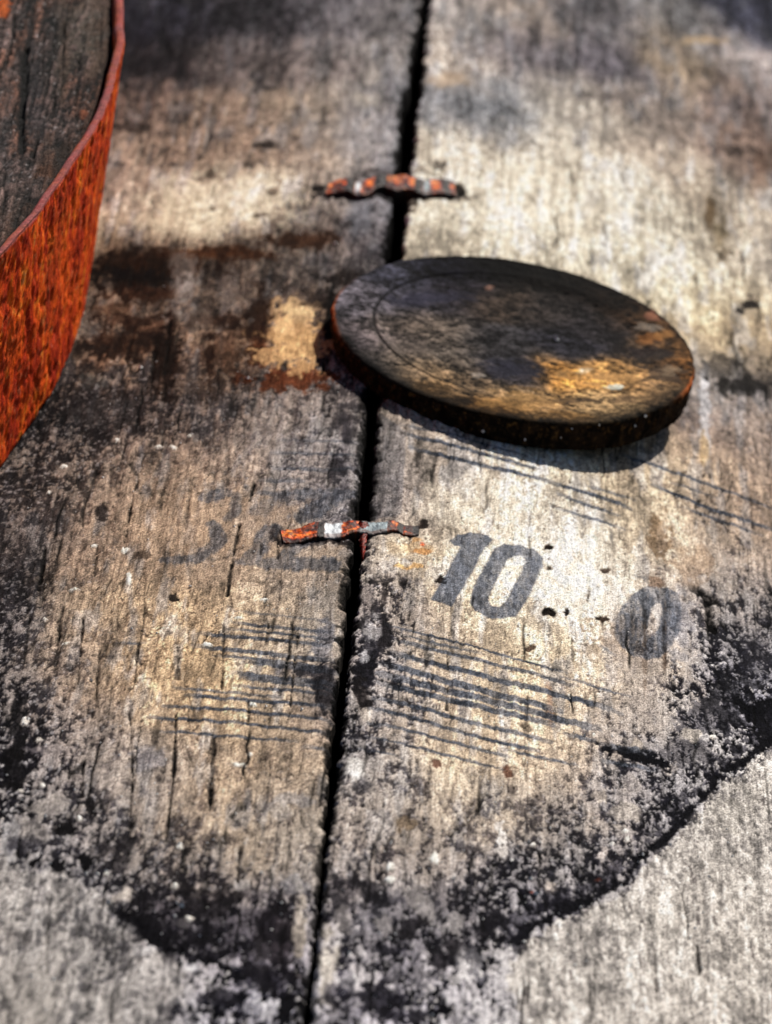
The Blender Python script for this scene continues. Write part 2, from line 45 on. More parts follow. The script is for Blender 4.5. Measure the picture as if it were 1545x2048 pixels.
BLOBS = [[-24.4,-8.16,14.78,1.16,-1.02,13.8,[172,148,122],0.55,0.5],[-10.54,-20.48,6.85,0.81,-0.58,9.58,[176,156,132],0.5,0.6],[-24.82,-25.72,5.12,0.39,-0.43,5.71,[180,158,134],0.5,0.6],[-7.15,11.82,4.42,0.59,-0.68,12.26,[128,120,114],0.4,0.6],[-52.21,83.6,4.77,0.22,-0.35,3.78,[88,58,38],0.6,0.6],[-44.92,76.87,5.68,0.26,-0.41,4.66,[85,52,34],0.55,0.6],[-29.87,66.02,3.74,0.23,-0.84,11.4,[80,52,36],0.6,0.6],[-40.55,70.09,0.75,0.03,-1.35,16.11,[60,26,12],0.7,0.5],[-32.33,61.32,0.65,0.04,-0.86,11.31,[55,26,12],0.6,0.5],[-53.29,64.91,2.81,0.13,-0.87,9.12,[110,78,58],0.5,0.7],[-40.02,98.56,2.32,0.11,-1.37,16.98,[118,110,104],0.6,0.6],[-31.46,94.13,1.92,0.11,-0.88,12.01,[108,100,94],0.5,0.6],[-56.06,74.03,1.89,0.09,-0.68,6.96,[98,96,92],0.5,0.6],[-37.93,49.82,5.54,0.26,-0.26,3.1,[100,84,72],0.4,0.6],[30.56,-2.32,16.59,10.86,-0.29,15.57,[232,224,205],0.5,0.5],[36.86,-11.67,9.55,6.55,-0.12,9.55,[235,228,212],0.45,0.6],[19.49,14.83,9.69,5.77,-0.29,10.07,[222,212,190],0.4,0.6],[-35.27,139.14,14.0,0.81,-1.08,14.6,[205,196,170],0.65,0.6],[-41.45,128.49,8.93,0.41,-0.82,10.23,[200,190,162],0.6,0.6],[25.54,159.0,20.21,14.93,-0.42,20.99,[212,204,182],0.35,0.5],[-10.95,-13.73,4.31,0.51,-0.12,1.94,[48,40,40],0.75,0.8],[-5.85,-11.72,4.32,0.58,-0.1,1.75,[50,42,42],0.7,0.8],[-15.99,-9.77,1.04,0.11,-0.21,3.14,[60,48,44],0.6,0.8],[10.08,-0.91,1.04,0.53,-0.08,1.96,[40,28,24],0.8,0.8],[-10.44,143.98,8.0,1.08,-0.12,2.35,[40,36,38],0.7,0.6],[6.51,148.61,5.94,3.41,-0.09,2.33,[50,44,40],0.7,0.6],[-16.66,147.17,1.4,0.16,-0.15,2.63,[35,30,30],0.8,0.6],[11.55,155.33,1.4,0.87,-0.08,2.61,[35,28,26],0.8,0.6],[-1.96,157.22,6.04,1.74,-0.12,2.67,[60,55,55],0.6,0.6],[38.57,83.45,0.38,0.3,-0.01,0.92,[0,0,0],0,0],[-18.18,77.39,6.22,0.64,-0.69,11.14,[188,152,108],0.95,0.9],[-16.98,85.75,4.37,0.47,-0.31,5.18,[196,166,122],0.85,0.9],[-16.49,54.7,7.84,0.83,-0.33,5.34,[120,52,20],0.75,0.7],[-23.48,68.78,1.87,0.16,-0.77,11.44,[110,50,20],0.7,0.7],[-24.11,78.01,2.08,0.17,-1.1,16.29,[60,35,22],0.8,0.7],[-10.89,79.39,1.32,0.17,-0.9,16.28,[25,15,10],0.95,0.5],[-16.79,67.12,6.07,0.64,-0.56,9.11,[190,152,104],0.9,0.9],[-47.42,105.58,12.15,0.55,-0.64,7.37,[52,24,8],1,0.5],[-49.68,98.12,6.76,0.31,-0.57,6.3,[20,8,4],0.95,0.5],[-34.27,112.37,11.72,0.67,-0.26,3.48,[84,46,22],0.9,0.5],[-18.06,119.89,7.84,0.83,-0.24,4.01,[72,42,24],0.85,0.5],[-47.22,92.19,7.68,0.35,-0.42,4.79,[70,36,18],0.8,0.6],[-48.81,67.41,8.45,0.38,-0.59,6.41,[55,28,14],0.7,0.5],[-40.72,60.92,2.43,0.11,-1.53,18.1,[42,20,10],0.75,0.5],[-31.84,79.82,6.64,0.38,-0.28,3.74,[50,26,14],0.7,0.6],[-49.87,78.99,5.69,0.26,-0.3,3.28,[60,32,18],0.6,0.6],[-40.02,98.56,2.7,0.12,-1.18,14.55,[120,115,110],0.7,0.6],[-35.64,79.63,3.79,0.18,-0.37,4.68,[115,105,95],0.5,0.5],[8.01,-10.46,3.42,1.7,-0.1,2.3,[195,160,115],0.5,0.8],[9.96,-11.25,1.37,0.7,-0.04,0.96,[200,135,70],0.6,0.9],[7.63,-17.85,2.88,1.41,-0.04,0.95,[210,160,95],0.7,0.9],[9.18,-6.93,1.03,0.52,-0.03,0.77,[205,145,80],0.5,0.9],[5.5,-12.67,1.7,0.81,-0.18,4.21,[190,175,150],0.6,0.7],[10.1,-8.04,0.43,0.22,-0.03,0.77,[190,80,40],0.9,1],[7.57,-16.52,0.85,0.42,-0.05,1.14,[185,183,178],0.7,1],[31.87,3.71,0.79,0.53,-0.02,1.38,[35,25,18],0.95,0.9],[32.13,-0.87,0.52,0.35,-0.02,0.98,[45,33,25],0.9,0.9],[32.36,-4.06,0.61,0.41,-0.01,0.78,[45,33,25],0.8,0.9],[13.85,-20.06,0.85,0.45,-0.05,1.5,[40,30,26],0.9,0.9],[32.39,-21.57,0.94,0.62,-0.03,1.68,[35,26,20],0.95,0.9],[35.64,-18.63,0.52,0.35,-0.02,1.51,[35,26,20],0.9,0.9],[41.73,-17.46,1.13,0.79,-0.01,1.13,[60,45,35],0.9,0.9],[29.5,-36.86,0.76,0.48,-0.03,1.27,[80,62,50],0.8,0.9],[42.47,2.04,0.88,0.64,-0.01,0.98,[70,55,45],0.8,0.9],[51.87,23.07,1.82,1.39,0.02,8.19,[110,85,58],0.6,0.8],[58.18,15.77,3.65,2.83,0.06,7.08,[140,112,85],0.4,0.7],[50.93,4.29,1.43,1.07,0.0,2.37,[100,70,50],0.5,0.8],[45.67,-22.6,3.46,2.45,-0.03,9.35,[140,115,90],0.35,0.5],[49.14,-22.0,0.43,0.31,0.0,13.11,[85,62,42],0.6,0.6],[52.64,-15.69,0.44,0.32,0.05,13.29,[95,70,50],0.6,0.6],[40.54,-31.75,1.2,0.82,-0.03,2.93,[150,135,115],0.6,0.8],[55.31,-9.92,2.3,1.72,0.07,11.52,[150,150,155],0.5,0.6],[49.14,-36.76,3.43,2.42,0.0,12.72,[165,155,145],0.45,0.6],[44.84,-32.46,2.57,1.79,-0.03,7.33,[170,160,150],0.4,0.6],[37.29,-46.67,2.1,1.39,-0.11,8.89,[175,160,140],0.4,0.6],[33.18,-52.94,0.66,0.43,-0.12,7.02,[110,70,48],0.35,0.6],[-5.58,-47.08,3.5,0.46,-0.83,14.5,[160,150,135],0.55,0.6],[-4.49,-51.48,2.07,0.28,-0.42,7.54,[95,100,115],0.5,0.7],[-7.27,-60.79,4.1,0.51,-0.15,2.46,[60,62,72],0.5,0.6],[-3.29,-65.56,2.04,0.28,-0.68,12.19,[38,36,42],0.75,0.7],[-4.76,-61.35,3.69,0.48,-0.2,3.52,[48,46,52],0.6,0.7],[3.34,-49.4,2.29,1.02,-0.51,10.65,[45,44,52],0.8,0.9],[3.04,-60.28,2.27,0.99,-0.39,7.98,[36,35,44],0.9,0.9],[2.57,-67.52,1.45,0.62,-0.24,4.78,[48,42,42],0.8,0.9],[4.82,-45.1,1.32,0.6,-0.21,4.65,[55,50,54],0.7,0.9],[1.73,-33.52,1.83,0.8,-0.54,11.01,[90,84,82],0.5,0.6],[4.4,-30.45,0.75,0.35,-0.22,4.8,[48,42,42],0.7,0.9],[3.09,-44.05,1.15,0.51,-0.22,4.67,[190,188,185],0.6,0.8],[2.12,-53.54,0.65,0.28,-0.12,2.46,[195,195,195],0.7,0.9],[2.81,-93.37,1.33,0.55,-0.16,3.23,[200,198,192],0.95,0.8],[3.7,-73.96,1.12,0.48,-0.1,2.02,[200,190,175],0.7,0.8],[4.28,-97.19,1.56,0.66,-0.11,2.24,[70,68,72],0.6,0.8],[26.34,-104.09,0.94,0.52,-0.12,4.71,[205,200,192],0.85,0.9],[21.25,-87.39,1.59,0.85,-0.15,4.89,[180,170,155],0.4,0.8],[11.6,-106.85,1.24,0.57,-0.12,2.82,[95,75,50],0.5,0.8],[15.14,-85.57,0.79,0.4,-0.05,1.31,[85,50,38],0.7,0.9],[26.75,-81.82,0.72,0.42,-0.06,2.31,[90,50,35],0.7,0.9],[-19.14,31.44,7.22,0.69,-0.7,10.64,[135,125,115],0.35,0.4],[-5.38,28.8,2.7,0.38,-0.67,12.67,[140,136,132],0.4,0.5],[-6.16,18.17,1.42,0.19,-0.31,5.79,[55,52,58],0.7,0.8],[-5.71,35.17,1.81,0.25,-0.32,5.98,[60,55,58],0.6,0.8],[-5.05,22.51,0.89,0.13,-0.88,16.69,[70,68,75],0.4,0.6],[-41.32,-116.88,1.4,0.06,-0.35,3.45,[28,26,30],0.95,0.9],[-41.67,-127.02,0.92,0.04,-0.35,3.37,[24,22,28],0.95,0.9],[-37.11,-126.35,0.92,0.04,-0.24,2.46,[24,22,28],0.95,0.9],[-44.95,-126.71,0.92,0.04,-0.13,1.23,[24,22,28],0.95,0.9],[-45.09,-149.24,1.5,0.07,-0.22,2.04,[20,18,22],1,0.9],[-46.48,-147.55,1.65,0.07,-0.1,0.88,[26,24,28],0.9,0.9],[-35.97,-154.64,1.34,0.06,-0.2,2.01,[35,33,38],0.9,0.9],[-33.0,-150.59,0.97,0.05,-0.22,2.32,[38,36,42],0.8,0.9],[-37.94,-109.1,0.63,0.03,-0.34,3.51,[40,36,38],0.8,0.9],[-37.12,-139.41,0.45,0.02,-0.13,1.34,[20,18,22],1,0.9],[-27.55,-144.41,2.1,0.14,-0.34,3.82,[28,26,34],0.95,0.9],[-23.8,-148.56,1.94,0.14,-0.27,3.2,[32,30,38],0.95,0.9],[-22.63,-153.56,1.19,0.09,-0.24,2.87,[30,28,36],0.9,0.9],[-15.9,-153.71,2.37,0.22,-0.2,2.58,[36,34,44],0.9,0.9],[-17.89,-147.34,1.64,0.15,-0.3,3.78,[42,40,48],0.85,0.9],[-17.69,-154.59,0.89,0.08,-0.22,2.86,[180,178,180],0.7,0.9],[-30.11,-145.3,1.5,0.09,-0.24,2.64,[190,190,188],0.75,0.9],[-30.11,-137.11,1.36,0.08,-0.19,2.09,[180,172,160],0.75,0.9],[-25.66,-153.05,1.93,0.13,-0.18,2.01,[200,200,202],0.7,0.9],[-22.51,-159.29,1.47,0.11,-0.36,4.25,[185,183,182],0.5,0.7],[-18.26,-156.8,1.48,0.13,-0.1,1.28,[215,213,212],0.7,0.9],[-10.48,-134.73,4.54,0.49,-0.14,2.09,[70,66,70],0.5,0.8],[-5.85,-147.56,3.13,0.37,-0.84,13.06,[44,38,44],0.85,0.8],[-6.58,-159.18,2.94,0.34,-0.37,5.65,[40,38,50],0.8,0.8],[-3.13,-142.82,0.9,0.11,-0.62,10.26,[175,166,152],0.85,0.8],[-5.37,-131.12,3.04,0.37,-0.17,2.71,[150,150,152],0.5,0.8],[-8.54,-152.23,1.63,0.18,-0.23,3.45,[150,145,142],0.5,0.9],[-5.76,-166.14,1.75,0.2,-0.24,3.61,[190,190,192],0.8,0.9],[-9.53,-159.51,1.47,0.16,-0.25,3.67,[60,58,68],0.7,0.9],[-8.41,-165.04,1.31,0.15,-0.23,3.34,[190,190,195],0.7,0.9],[-13.52,-165.57,2.48,0.24,-0.17,2.23,[50,48,58],0.7,0.9],[-19.86,-168.94,1.31,0.11,-0.18,2.21,[42,40,50],0.8,0.9],[1.61,-153.47,1.61,0.61,-0.55,9.87,[170,164,152],0.8,0.8],[4.43,-157.39,1.45,0.57,-0.29,5.58,[50,48,62],0.85,0.9],[2.72,-160.18,1.01,0.39,-0.15,2.77,[60,58,68],0.6,0.9],[7.57,-137.91,4.47,1.88,-0.21,4.38,[150,148,150],0.4,0.8],[3.77,-130.46,3.0,1.21,-0.23,4.46,[60,56,60],0.6,0.9],[12.93,-129.55,5.27,2.42,-0.09,2.08,[60,58,66],0.6,0.9],[12.86,-128.06,1.96,0.9,-0.14,3.28,[190,184,172],0.6,0.9],[15.3,-131.46,1.2,0.57,-0.15,3.85,[195,190,180],0.7,0.9],[19.6,-133.88,1.8,0.9,-0.1,2.94,[200,196,188],0.85,0.9],[9.5,-138.57,1.19,0.52,-0.15,3.2,[185,180,172],0.7,0.9],[13.23,-136.92,2.24,1.02,-0.13,3.21,[48,44,48],0.8,0.9],[18.09,-144.95,2.37,1.14,-0.19,5.16,[45,42,48],0.85,0.9],[19.42,-139.91,1.49,0.73,-0.1,2.9,[60,56,58],0.7,0.9],[11.31,-145.15,4.43,1.95,-0.08,1.72,[50,48,58],0.7,0.9],[9.75,-160.19,4.35,1.84,-0.19,4.15,[48,46,58],0.75,0.9],[12.11,-163.4,3.62,1.57,-0.1,2.2,[44,42,52],0.8,0.9],[5.12,-156.41,1.46,0.58,-0.14,2.8,[200,198,196],0.6,0.9],[16.08,-151.69,3.67,1.7,-0.13,3.39,[175,172,170],0.6,0.9],[22.63,-145.62,2.23,1.13,-0.16,5.15,[175,174,172],0.6,0.8],[25.93,-127.6,1.82,0.98,-0.09,3.28,[50,48,54],0.85,0.9],[24.88,-131.18,1.66,0.88,-0.07,2.37,[60,56,62],0.8,0.9],[3.49,-139.58,1.19,0.47,-0.17,3.2,[185,178,168],0.6,0.9],[31.48,-135.01,3.03,1.72,-0.09,4.4,[170,168,165],0.6,0.8],[38.3,-128.03,4.61,2.77,-0.06,4.47,[165,162,160],0.6,0.8],[43.6,-109.47,0.63,0.4,-0.01,0.93,[205,200,190],0.9,1],[47.57,-114.71,7.08,4.49,-0.01,3.69,[172,170,164],0.6,0.7],[62.78,-72.42,3.35,2.37,0.07,5.07,[160,157,148],0.7,0.9],[67.58,-60.51,2.56,1.87,0.07,3.47,[158,155,146],0.7,0.9],[60.67,-41.09,5.18,3.79,0.09,7.22,[50,50,60],0.5,0.9],[64.69,-30.89,4.38,3.29,0.18,11.06,[42,42,50],0.5,0.9],[56.72,-54.53,5.93,4.21,0.04,5.26,[60,58,64],0.5,0.9],[70.3,-32.09,1.76,1.35,0.24,11.05,[40,40,48],0.6,0.9],[67.54,-17.66,3.57,2.75,0.18,9.48,[60,60,66],0.4,0.9],[57.19,-48.94,1.88,1.34,0.01,1.77,[185,178,165],0.8,0.9],[47.89,-58.94,0.84,0.57,-0.01,3.82,[165,155,140],0.7,0.8],[53.31,-62.97,1.0,0.7,0.01,2.07,[190,182,170],0.7,0.9],[45.88,-83.96,2.11,1.39,-0.01,3.29,[180,172,158],0.6,0.9],[41.8,-81.66,1.14,0.74,-0.02,2.31,[185,175,160],0.7,0.9],[46.67,-73.44,1.32,0.88,-0.01,3.36,[175,168,160],0.6,0.9],[65.22,-51.01,0.77,0.57,0.02,1.24,[190,186,178],0.8,0.9],[42.34,-99.22,1.11,0.71,-0.01,1.91,[190,180,170],0.7,0.9],[34.05,-114.72,0.93,0.56,-0.03,1.53,[190,180,168],0.8,0.9],[41.76,-107.03,0.47,0.3,-0.01,0.62,[190,80,45],0.9,1],[31.52,-117.6,0.39,0.22,-0.01,0.61,[150,65,40],0.8,1],[60.7,81.87,1.17,0.98,0.22,20.64,[165,168,172],0.7,0.5],[60.87,98.15,1.38,1.19,0.06,5.67,[190,192,196],0.7,0.6],[60.34,65.9,0.77,0.63,0.08,8.01,[190,150,90],0.5,0.6],[67.79,101.83,5.99,5.29,0.08,4.76,[50,48,46],0.75,0.7],[63.91,105.48,3.99,3.48,0.1,7.18,[60,56,52],0.6,0.7],[70.53,143.18,1.66,1.54,0.04,2.31,[40,36,34],0.8,0.6],[68.41,138.71,0.93,0.85,0.04,2.29,[50,46,44],0.8,0.6],[70.63,148.32,1.46,1.37,0.03,1.55,[60,54,50],0.7,0.6],[62.84,184.35,1.07,1.0,0.09,8.23,[95,75,50],0.7,0.5],[64.82,174.11,1.48,1.39,0.13,9.71,[100,88,66],0.7,0.5],[65.75,165.72,1.48,1.38,0.06,4.26,[80,70,56],0.7,0.5],[61.71,284.82,5.78,5.94,0.03,2.9,[185,155,110],0.5,0.4],[73.21,287.34,7.04,7.55,0.05,2.6,[175,165,160],0.6,0.4],[6.26,213.14,4.18,2.54,-0.16,4.61,[175,150,120],0.5,0.4],[69.89,226.24,4.45,4.47,0.06,3.53,[60,52,48],0.5,0.4],[74.09,217.56,2.22,2.24,0.3,14.53,[100,75,60],0.4,0.4],[41.5,231.39,7.6,6.89,-0.02,2.66,[80,74,72],0.5,0.4],[69.2,252.15,6.82,6.99,0.04,2.76,[80,74,74],0.4,0.4],[6.91,165.45,1.41,0.82,-0.08,2.13,[60,55,50],0.7,0.5],[2.5,160.25,1.4,0.76,-0.11,2.64,[70,65,60],0.6,0.5],[1.16,143.56,1.98,0.9,-0.24,5.65,[50,42,38],0.8,0.6],[5.77,115.38,5.77,3.17,-0.09,2.44,[120,112,98],0.4,0.5],[-56.81,213.41,6.4,0.29,-0.52,5.92,[42,38,42],0.6,0.4],[-61.9,234.34,4.34,0.2,-1.1,12.25,[45,44,58],0.5,0.4],[-28.2,169.05,3.08,0.22,-0.13,1.92,[50,42,36],0.75,0.5],[-31.55,157.93,1.63,0.09,-0.13,1.88,[50,44,38],0.5,0.5],[-27.77,194.39,4.19,0.31,-0.37,5.72,[150,135,115],0.4,0.4],[-9.99,196.29,3.14,0.44,-0.2,4.0,[180,172,155],0.5,0.4],[-9.11,210.97,2.12,0.31,-0.28,5.85,[170,165,155],0.5,0.4],[-57.82,177.33,4.14,0.19,-0.25,2.79,[60,50,44],0.6,0.4],[-39.28,152.18,0.91,0.04,-0.24,3.2,[70,60,50],0.6,0.5],[-37.47,135.13,0.8,0.04,-0.12,1.55,[75,65,55],0.7,0.6],[-27.74,131.78,1.39,0.1,-0.09,1.28,[75,65,55],0.7,0.6],[-26.11,144.95,1.2,0.09,-0.14,2.1,[80,68,58],0.6,0.6],[-44.78,120.69,0.69,0.03,-0.13,1.51,[90,78,64],0.6,0.6],[-51.98,146.28,1.41,0.06,-0.37,4.23,[110,95,82],0.6,0.5],[-7.92,133.9,2.18,0.31,-0.51,10.26,[115,120,128],0.5,0.4],[-12.25,178.98,2.68,0.35,-0.86,16.65,[140,138,138],0.4,0.4],[-9.18,101.12,3.85,0.52,-0.23,4.35,[45,36,32],0.7,0.5],[-13.45,90.92,3.43,0.41,-0.27,4.75,[55,42,36],0.6,0.5],[-46.75,-91.18,5.6,0.25,-0.17,1.66,[150,142,138],0.5,0.8],[-30.07,-93.72,3.18,0.19,-0.32,3.63,[150,148,152],0.5,0.7],[-35.04,-100.56,2.37,0.11,-0.76,8.13,[165,155,145],0.4,0.6],[-51.22,-98.01,2.06,0.09,-0.73,6.55,[26,24,28],0.8,0.9],[-51.89,-84.69,1.29,0.06,-0.93,8.43,[34,32,36],0.7,0.9],[-46.93,-115.56,3.11,0.14,-0.51,4.72,[140,135,128],0.6,0.8],[-44.0,-109.86,2.35,0.11,-0.43,4.14,[160,154,146],0.7,0.9],[-49.52,-120.39,1.24,0.06,-0.87,7.78,[165,165,165],0.6,0.8],[-47.02,-121.84,2.01,0.09,-0.27,2.48,[60,58,66],0.6,0.9],[-6.23,-104.63,3.6,0.44,-0.12,1.92,[150,148,148],0.5,0.8],[-8.38,-108.09,1.56,0.18,-0.2,3.18,[185,178,168],0.5,0.9],[-31.57,-121.13,2.32,0.13,-0.23,2.48,[45,42,46],0.7,0.9],[-34.51,-122.83,1.85,0.09,-0.35,3.71,[52,48,50],0.7,0.9],[-31.77,-127.33,1.53,0.08,-0.31,3.36,[56,52,56],0.6,0.9],[-27.01,-137.67,1.97,0.13,-0.18,2.09,[54,50,54],0.8,0.9],[-17.18,-136.9,4.53,0.41,-0.34,4.47,[60,54,54],0.6,0.9],[-29.93,-134.84,0.91,0.05,-0.14,1.5,[190,182,170],0.8,0.9],[-12.97,-131.97,1.06,0.11,-0.1,1.36,[180,176,170],0.6,0.9],[-20.42,-143.88,0.9,0.07,-0.09,1.17,[180,176,170],0.8,0.9],[-57.97,64.7,5.62,0.26,-0.37,3.65,[52,42,36],0.4,0.5],[-49.81,38.28,5.48,0.25,-0.62,6.5,[80,76,74],0.4,0.7],[-52.92,51.37,2.4,0.11,-0.34,3.56,[90,94,92],0.4,0.7],[-46.21,-4.34,1.05,0.05,-0.27,2.79,[48,40,38],0.7,0.9],[-46.28,-17.19,0.78,0.04,-0.11,1.17,[40,34,30],0.8,0.9],[-37.3,-20.67,2.24,0.1,-0.1,1.16,[70,56,46],0.5,0.8],[-30.8,-36.52,0.76,0.04,-0.11,1.3,[50,42,38],0.8,0.9],[-48.82,-51.57,0.33,0.02,-0.09,0.9,[20,18,18],0.9,0.9]]  # dark blobs at fasteners paint shade and dirt; disc's left edge, its shadow
FLECKS = [[-39.24,-29.77,0.43,0.02,-0.21,2.27],[-40.92,-18.89,0.6,0.03,-0.09,0.97],[-54.64,13.62,0.71,0.03,-0.08,0.83],[-46.24,-17.58,0.52,0.02,-0.06,0.58],[-15.64,-94.41,0.95,0.09,-0.06,0.82],[-15.06,-73.91,0.73,0.07,-0.05,0.69],[-38.44,23.15,0.81,0.04,-0.05,0.63],[-36.12,22.41,0.63,0.03,-0.05,0.63],[-33.4,27.83,0.45,0.02,-0.05,0.64],[-46.34,25.54,0.54,0.02,-0.08,0.85],[-56.24,3.27,0.44,0.02,-0.06,0.61],[-47.66,-54.78,0.58,0.03,-0.06,0.54],[-48.31,-87.9,0.48,0.02,-0.09,0.84],[-46.3,-103.02,0.39,0.02,-0.07,0.65],[-49.52,-104.79,0.32,0.01,-0.05,0.48],[-51.4,-81.78,0.57,0.03,-0.15,1.36],[-48.02,-34.51,0.76,0.03,-0.06,0.56],[-14.29,-90.79,0.48,0.05,-0.07,0.99],[-23.04,-121.03,0.39,0.03,-0.06,0.77],[-19.75,-142.79,0.6,0.05,-0.07,0.88],[-22.8,-133.3,0.61,0.05,-0.06,0.75],[-23.97,-53.52,0.75,0.06,-0.04,0.54],[-33.58,-130.18,0.46,0.02,-0.07,0.76],[-19.25,-43.64,0.59,0.05,-0.04,0.55],[22.12,-76.0,0.24,0.13,-0.01,0.5],[60.6,-47.36,0.69,0.5,0.01,0.71],[40.55,-60.92,0.33,0.22,-0.0,0.52],[46.32,-91.84,0.48,0.31,-0.0,0.81],[43.91,-95.01,0.48,0.31,-0.0,0.48],[45.9,-89.67,0.65,0.42,-0.0,0.65],[31.23,-102.88,0.39,0.23,-0.01,0.47],[9.48,-121.16,0.68,0.3,-0.05,1.21],[16.25,-115.68,0.77,0.37,-0.07,1.84],[9.65,-124.93,0.68,0.3,-0.05,1.05],[-15.53,-36.23,0.76,0.08,-0.04,0.56],[29.56,27.44,0.36,0.24,-0.01,0.62],[36.48,-49.0,0.33,0.22,-0.01,0.53],[-39.3,-113.63,0.47,0.02,-0.09,0.95],[-51.94,-45.86,0.34,0.02,-0.06,0.55]]
GAP_L = [[-0.64,258.24],[-1.22,221.15],[-2.12,196.94],[-1.75,159.41],[-1.97,134.82],[-2.1,115.73],[-2.87,80.52],[-2.23,42.18],[-1.89,-2.45],[-1.94,-23.39],[-1.82,-43.45],[-1.96,-62.74],[-1.69,-81.22],[-1.72,-92.28],[-1.06,-119.34],[-0.76,-144.72],[-1.15,-170.72]]
GAP_R = [[1.11,259.01],[1.43,222.18],[1.21,197.98],[1.17,160.34],[1.18,135.76],[1.1,116.65],[-0.04,80.97],[0.05,42.55],[0.37,-1.99],[0.02,-23.09],[-0.15,-43.21],[-0.08,-62.47],[0.16,-80.91],[-0.05,-92.05],[-0.45,-119.25],[-0.31,-144.66],[-0.14,-170.59]]
CP_D = [[-29.8,4.9,92,88,94],[-28.8,-12.3,96,88,90],[-22.7,16.6,62,62,72],[-13.4,27.0,25,25,32],[-3.7,30.6,16,15,15],[6.1,32.0,20,18,16],[20.9,23.8,30,24,20],[28.8,15.5,70,52,35],[-17.5,9.5,66,63,70],[-17.0,-1.4,92,82,74],[-21.4,-9.6,102,92,86],[-12.3,-1.9,95,86,78],[-3.2,14.8,70,60,52],[6.5,13.9,55,50,48],[16.2,10.8,45,42,44],[-2.7,-2.7,60,58,60],[11.6,0.3,45,44,50],[-11.8,-12.6,85,78,72],[-19.1,-19.5,100,90,80],[-0.4,-14.9,45,45,55],[-14.3,-22.0,140,112,78],[-6.8,-21.4,108,92,75],[2.6,-24.3,140,116,84],[9.9,-13.2,195,142,75],[19.3,-8.8,180,138,85],[25.9,1.2,80,68,58],[30.7,5.1,105,78,50],[16.6,-21.4,155,130,96],[5.6,-29.5,150,120,84],[-1.8,-32.1,112,82,46],[26.0,-11.7,125,102,76],[31.7,-1.1,110,75,40],[24.9,16.3,80,60,42],[14.0,30.4,25,21,18],[-11.0,16.4,45,42,48],[-24.5,-23.6,70,66,66]]
DISC = [[24.22,74.68,1.01],8.8,1.5,34.6]
DBLOBS = [[13.62,-9.12,1.7,0.62,-0.02,1.07,[205,200,185],0.9,0.8],[19.83,-13.5,1.88,0.68,-0.01,1.06,[190,195,185],0.9,0.8],[26.63,19.15,1.56,0.58,-0.01,2.25,[150,100,80],0.7,0.7],[25.88,13.28,2.9,1.07,-0.01,1.78,[140,130,120],0.6,0.8],[25.9,7.75,2.12,0.78,-0.01,2.64,[150,95,50],0.6,0.8],[28.79,11.02,1.55,0.57,-0.0,1.77,[170,120,70],0.6,0.8],[15.53,-10.15,5.66,2.05,-0.05,3.41,[176,134,84],0.6,0.9],[20.27,-9.5,4.73,1.71,-0.03,2.99,[176,134,84],0.5,0.9],[2.39,-14.9,2.06,0.74,-0.08,2.95,[45,42,48],0.7,0.8],[28.8,-5.35,3.81,1.38,-0.01,4.73,[75,62,52],0.7,0.8],[24.95,3.01,4.79,1.75,-0.01,3.06,[40,34,34],0.75,0.8],[10.1,-23.73,5.58,1.99,-0.03,1.66,[70,55,42],0.6,0.9],[21.3,-19.73,2.81,1.0,-0.01,1.67,[120,95,70],0.6,0.9],[-5.99,-17.93,1.67,0.6,-0.04,1.26,[160,150,140],0.6,0.8],[-0.47,-13.8,4.67,1.69,-0.11,3.81,[35,35,45],0.7,0.8],[25.93,0.09,2.87,1.04,-0.01,2.61,[50,44,40],0.6,0.8],[-14.94,-28.52,4.58,1.64,-0.1,2.47,[60,45,28],0.7,0.8],[2.69,-26.38,6.47,2.31,-0.14,5.37,[165,125,75],0.5,0.7],[-11.11,-31.31,3.66,1.31,-0.06,1.64,[40,28,16],0.7,0.8],[-5.35,20.81,0.77,0.29,-0.04,1.13,[130,95,80],0.7,0.8],[-15.71,12.39,7.61,2.85,-0.11,2.66,[38,38,52],0.6,0.5],[-19.41,8.76,4.73,1.77,-0.1,2.2,[42,42,56],0.5,0.5],[-19.46,-11.05,4.65,1.7,-0.14,2.97,[95,85,78],0.5,0.7],[10.22,-29.92,5.54,1.97,-0.04,2.05,[120,88,50],0.6,0.7],[29.76,-3.93,1.91,0.69,-0.0,1.94,[150,130,105],0.5,0.8]]
DOT = [8.18,2.13]
FAST1 = [[-13.66,-14.7,-14.63,-9.1],[-10.92,-14.19,-11.43,-8.54],[-8.57,-12.73,-8.95,-6.26],[-6.68,-12.29,-7.02,-6.41],[-3.76,-11.7,-4.09,-5.61],[-2.43,-10.52,-2.53,-5.19],[-0.3,-9.62,-0.53,-4.9],[1.42,-9.13,1.2,-4.47],[3.53,-7.76,3.17,-3.57],[5.2,-5.98,5.03,-2.08],[7.15,-6.62,6.99,-2.73],[9.39,-5.69,9.41,-1.9]]
FAST2 = [[-15.16,142.22,-14.68,148.09],[-11.39,143.21,-11.78,150.59],[-9.12,141.94,-9.49,149.3],[-6.83,142.27,-7.21,150.16],[-4.3,146.35,-4.62,153.22],[-1.43,145.23,-1.78,153.15],[1.03,146.55,0.69,154.63],[3.58,145.81,3.29,153.09],[5.08,146.11,4.78,153.92],[7.51,148.57,7.24,156.13],[10.72,149.43,10.07,156.49]]
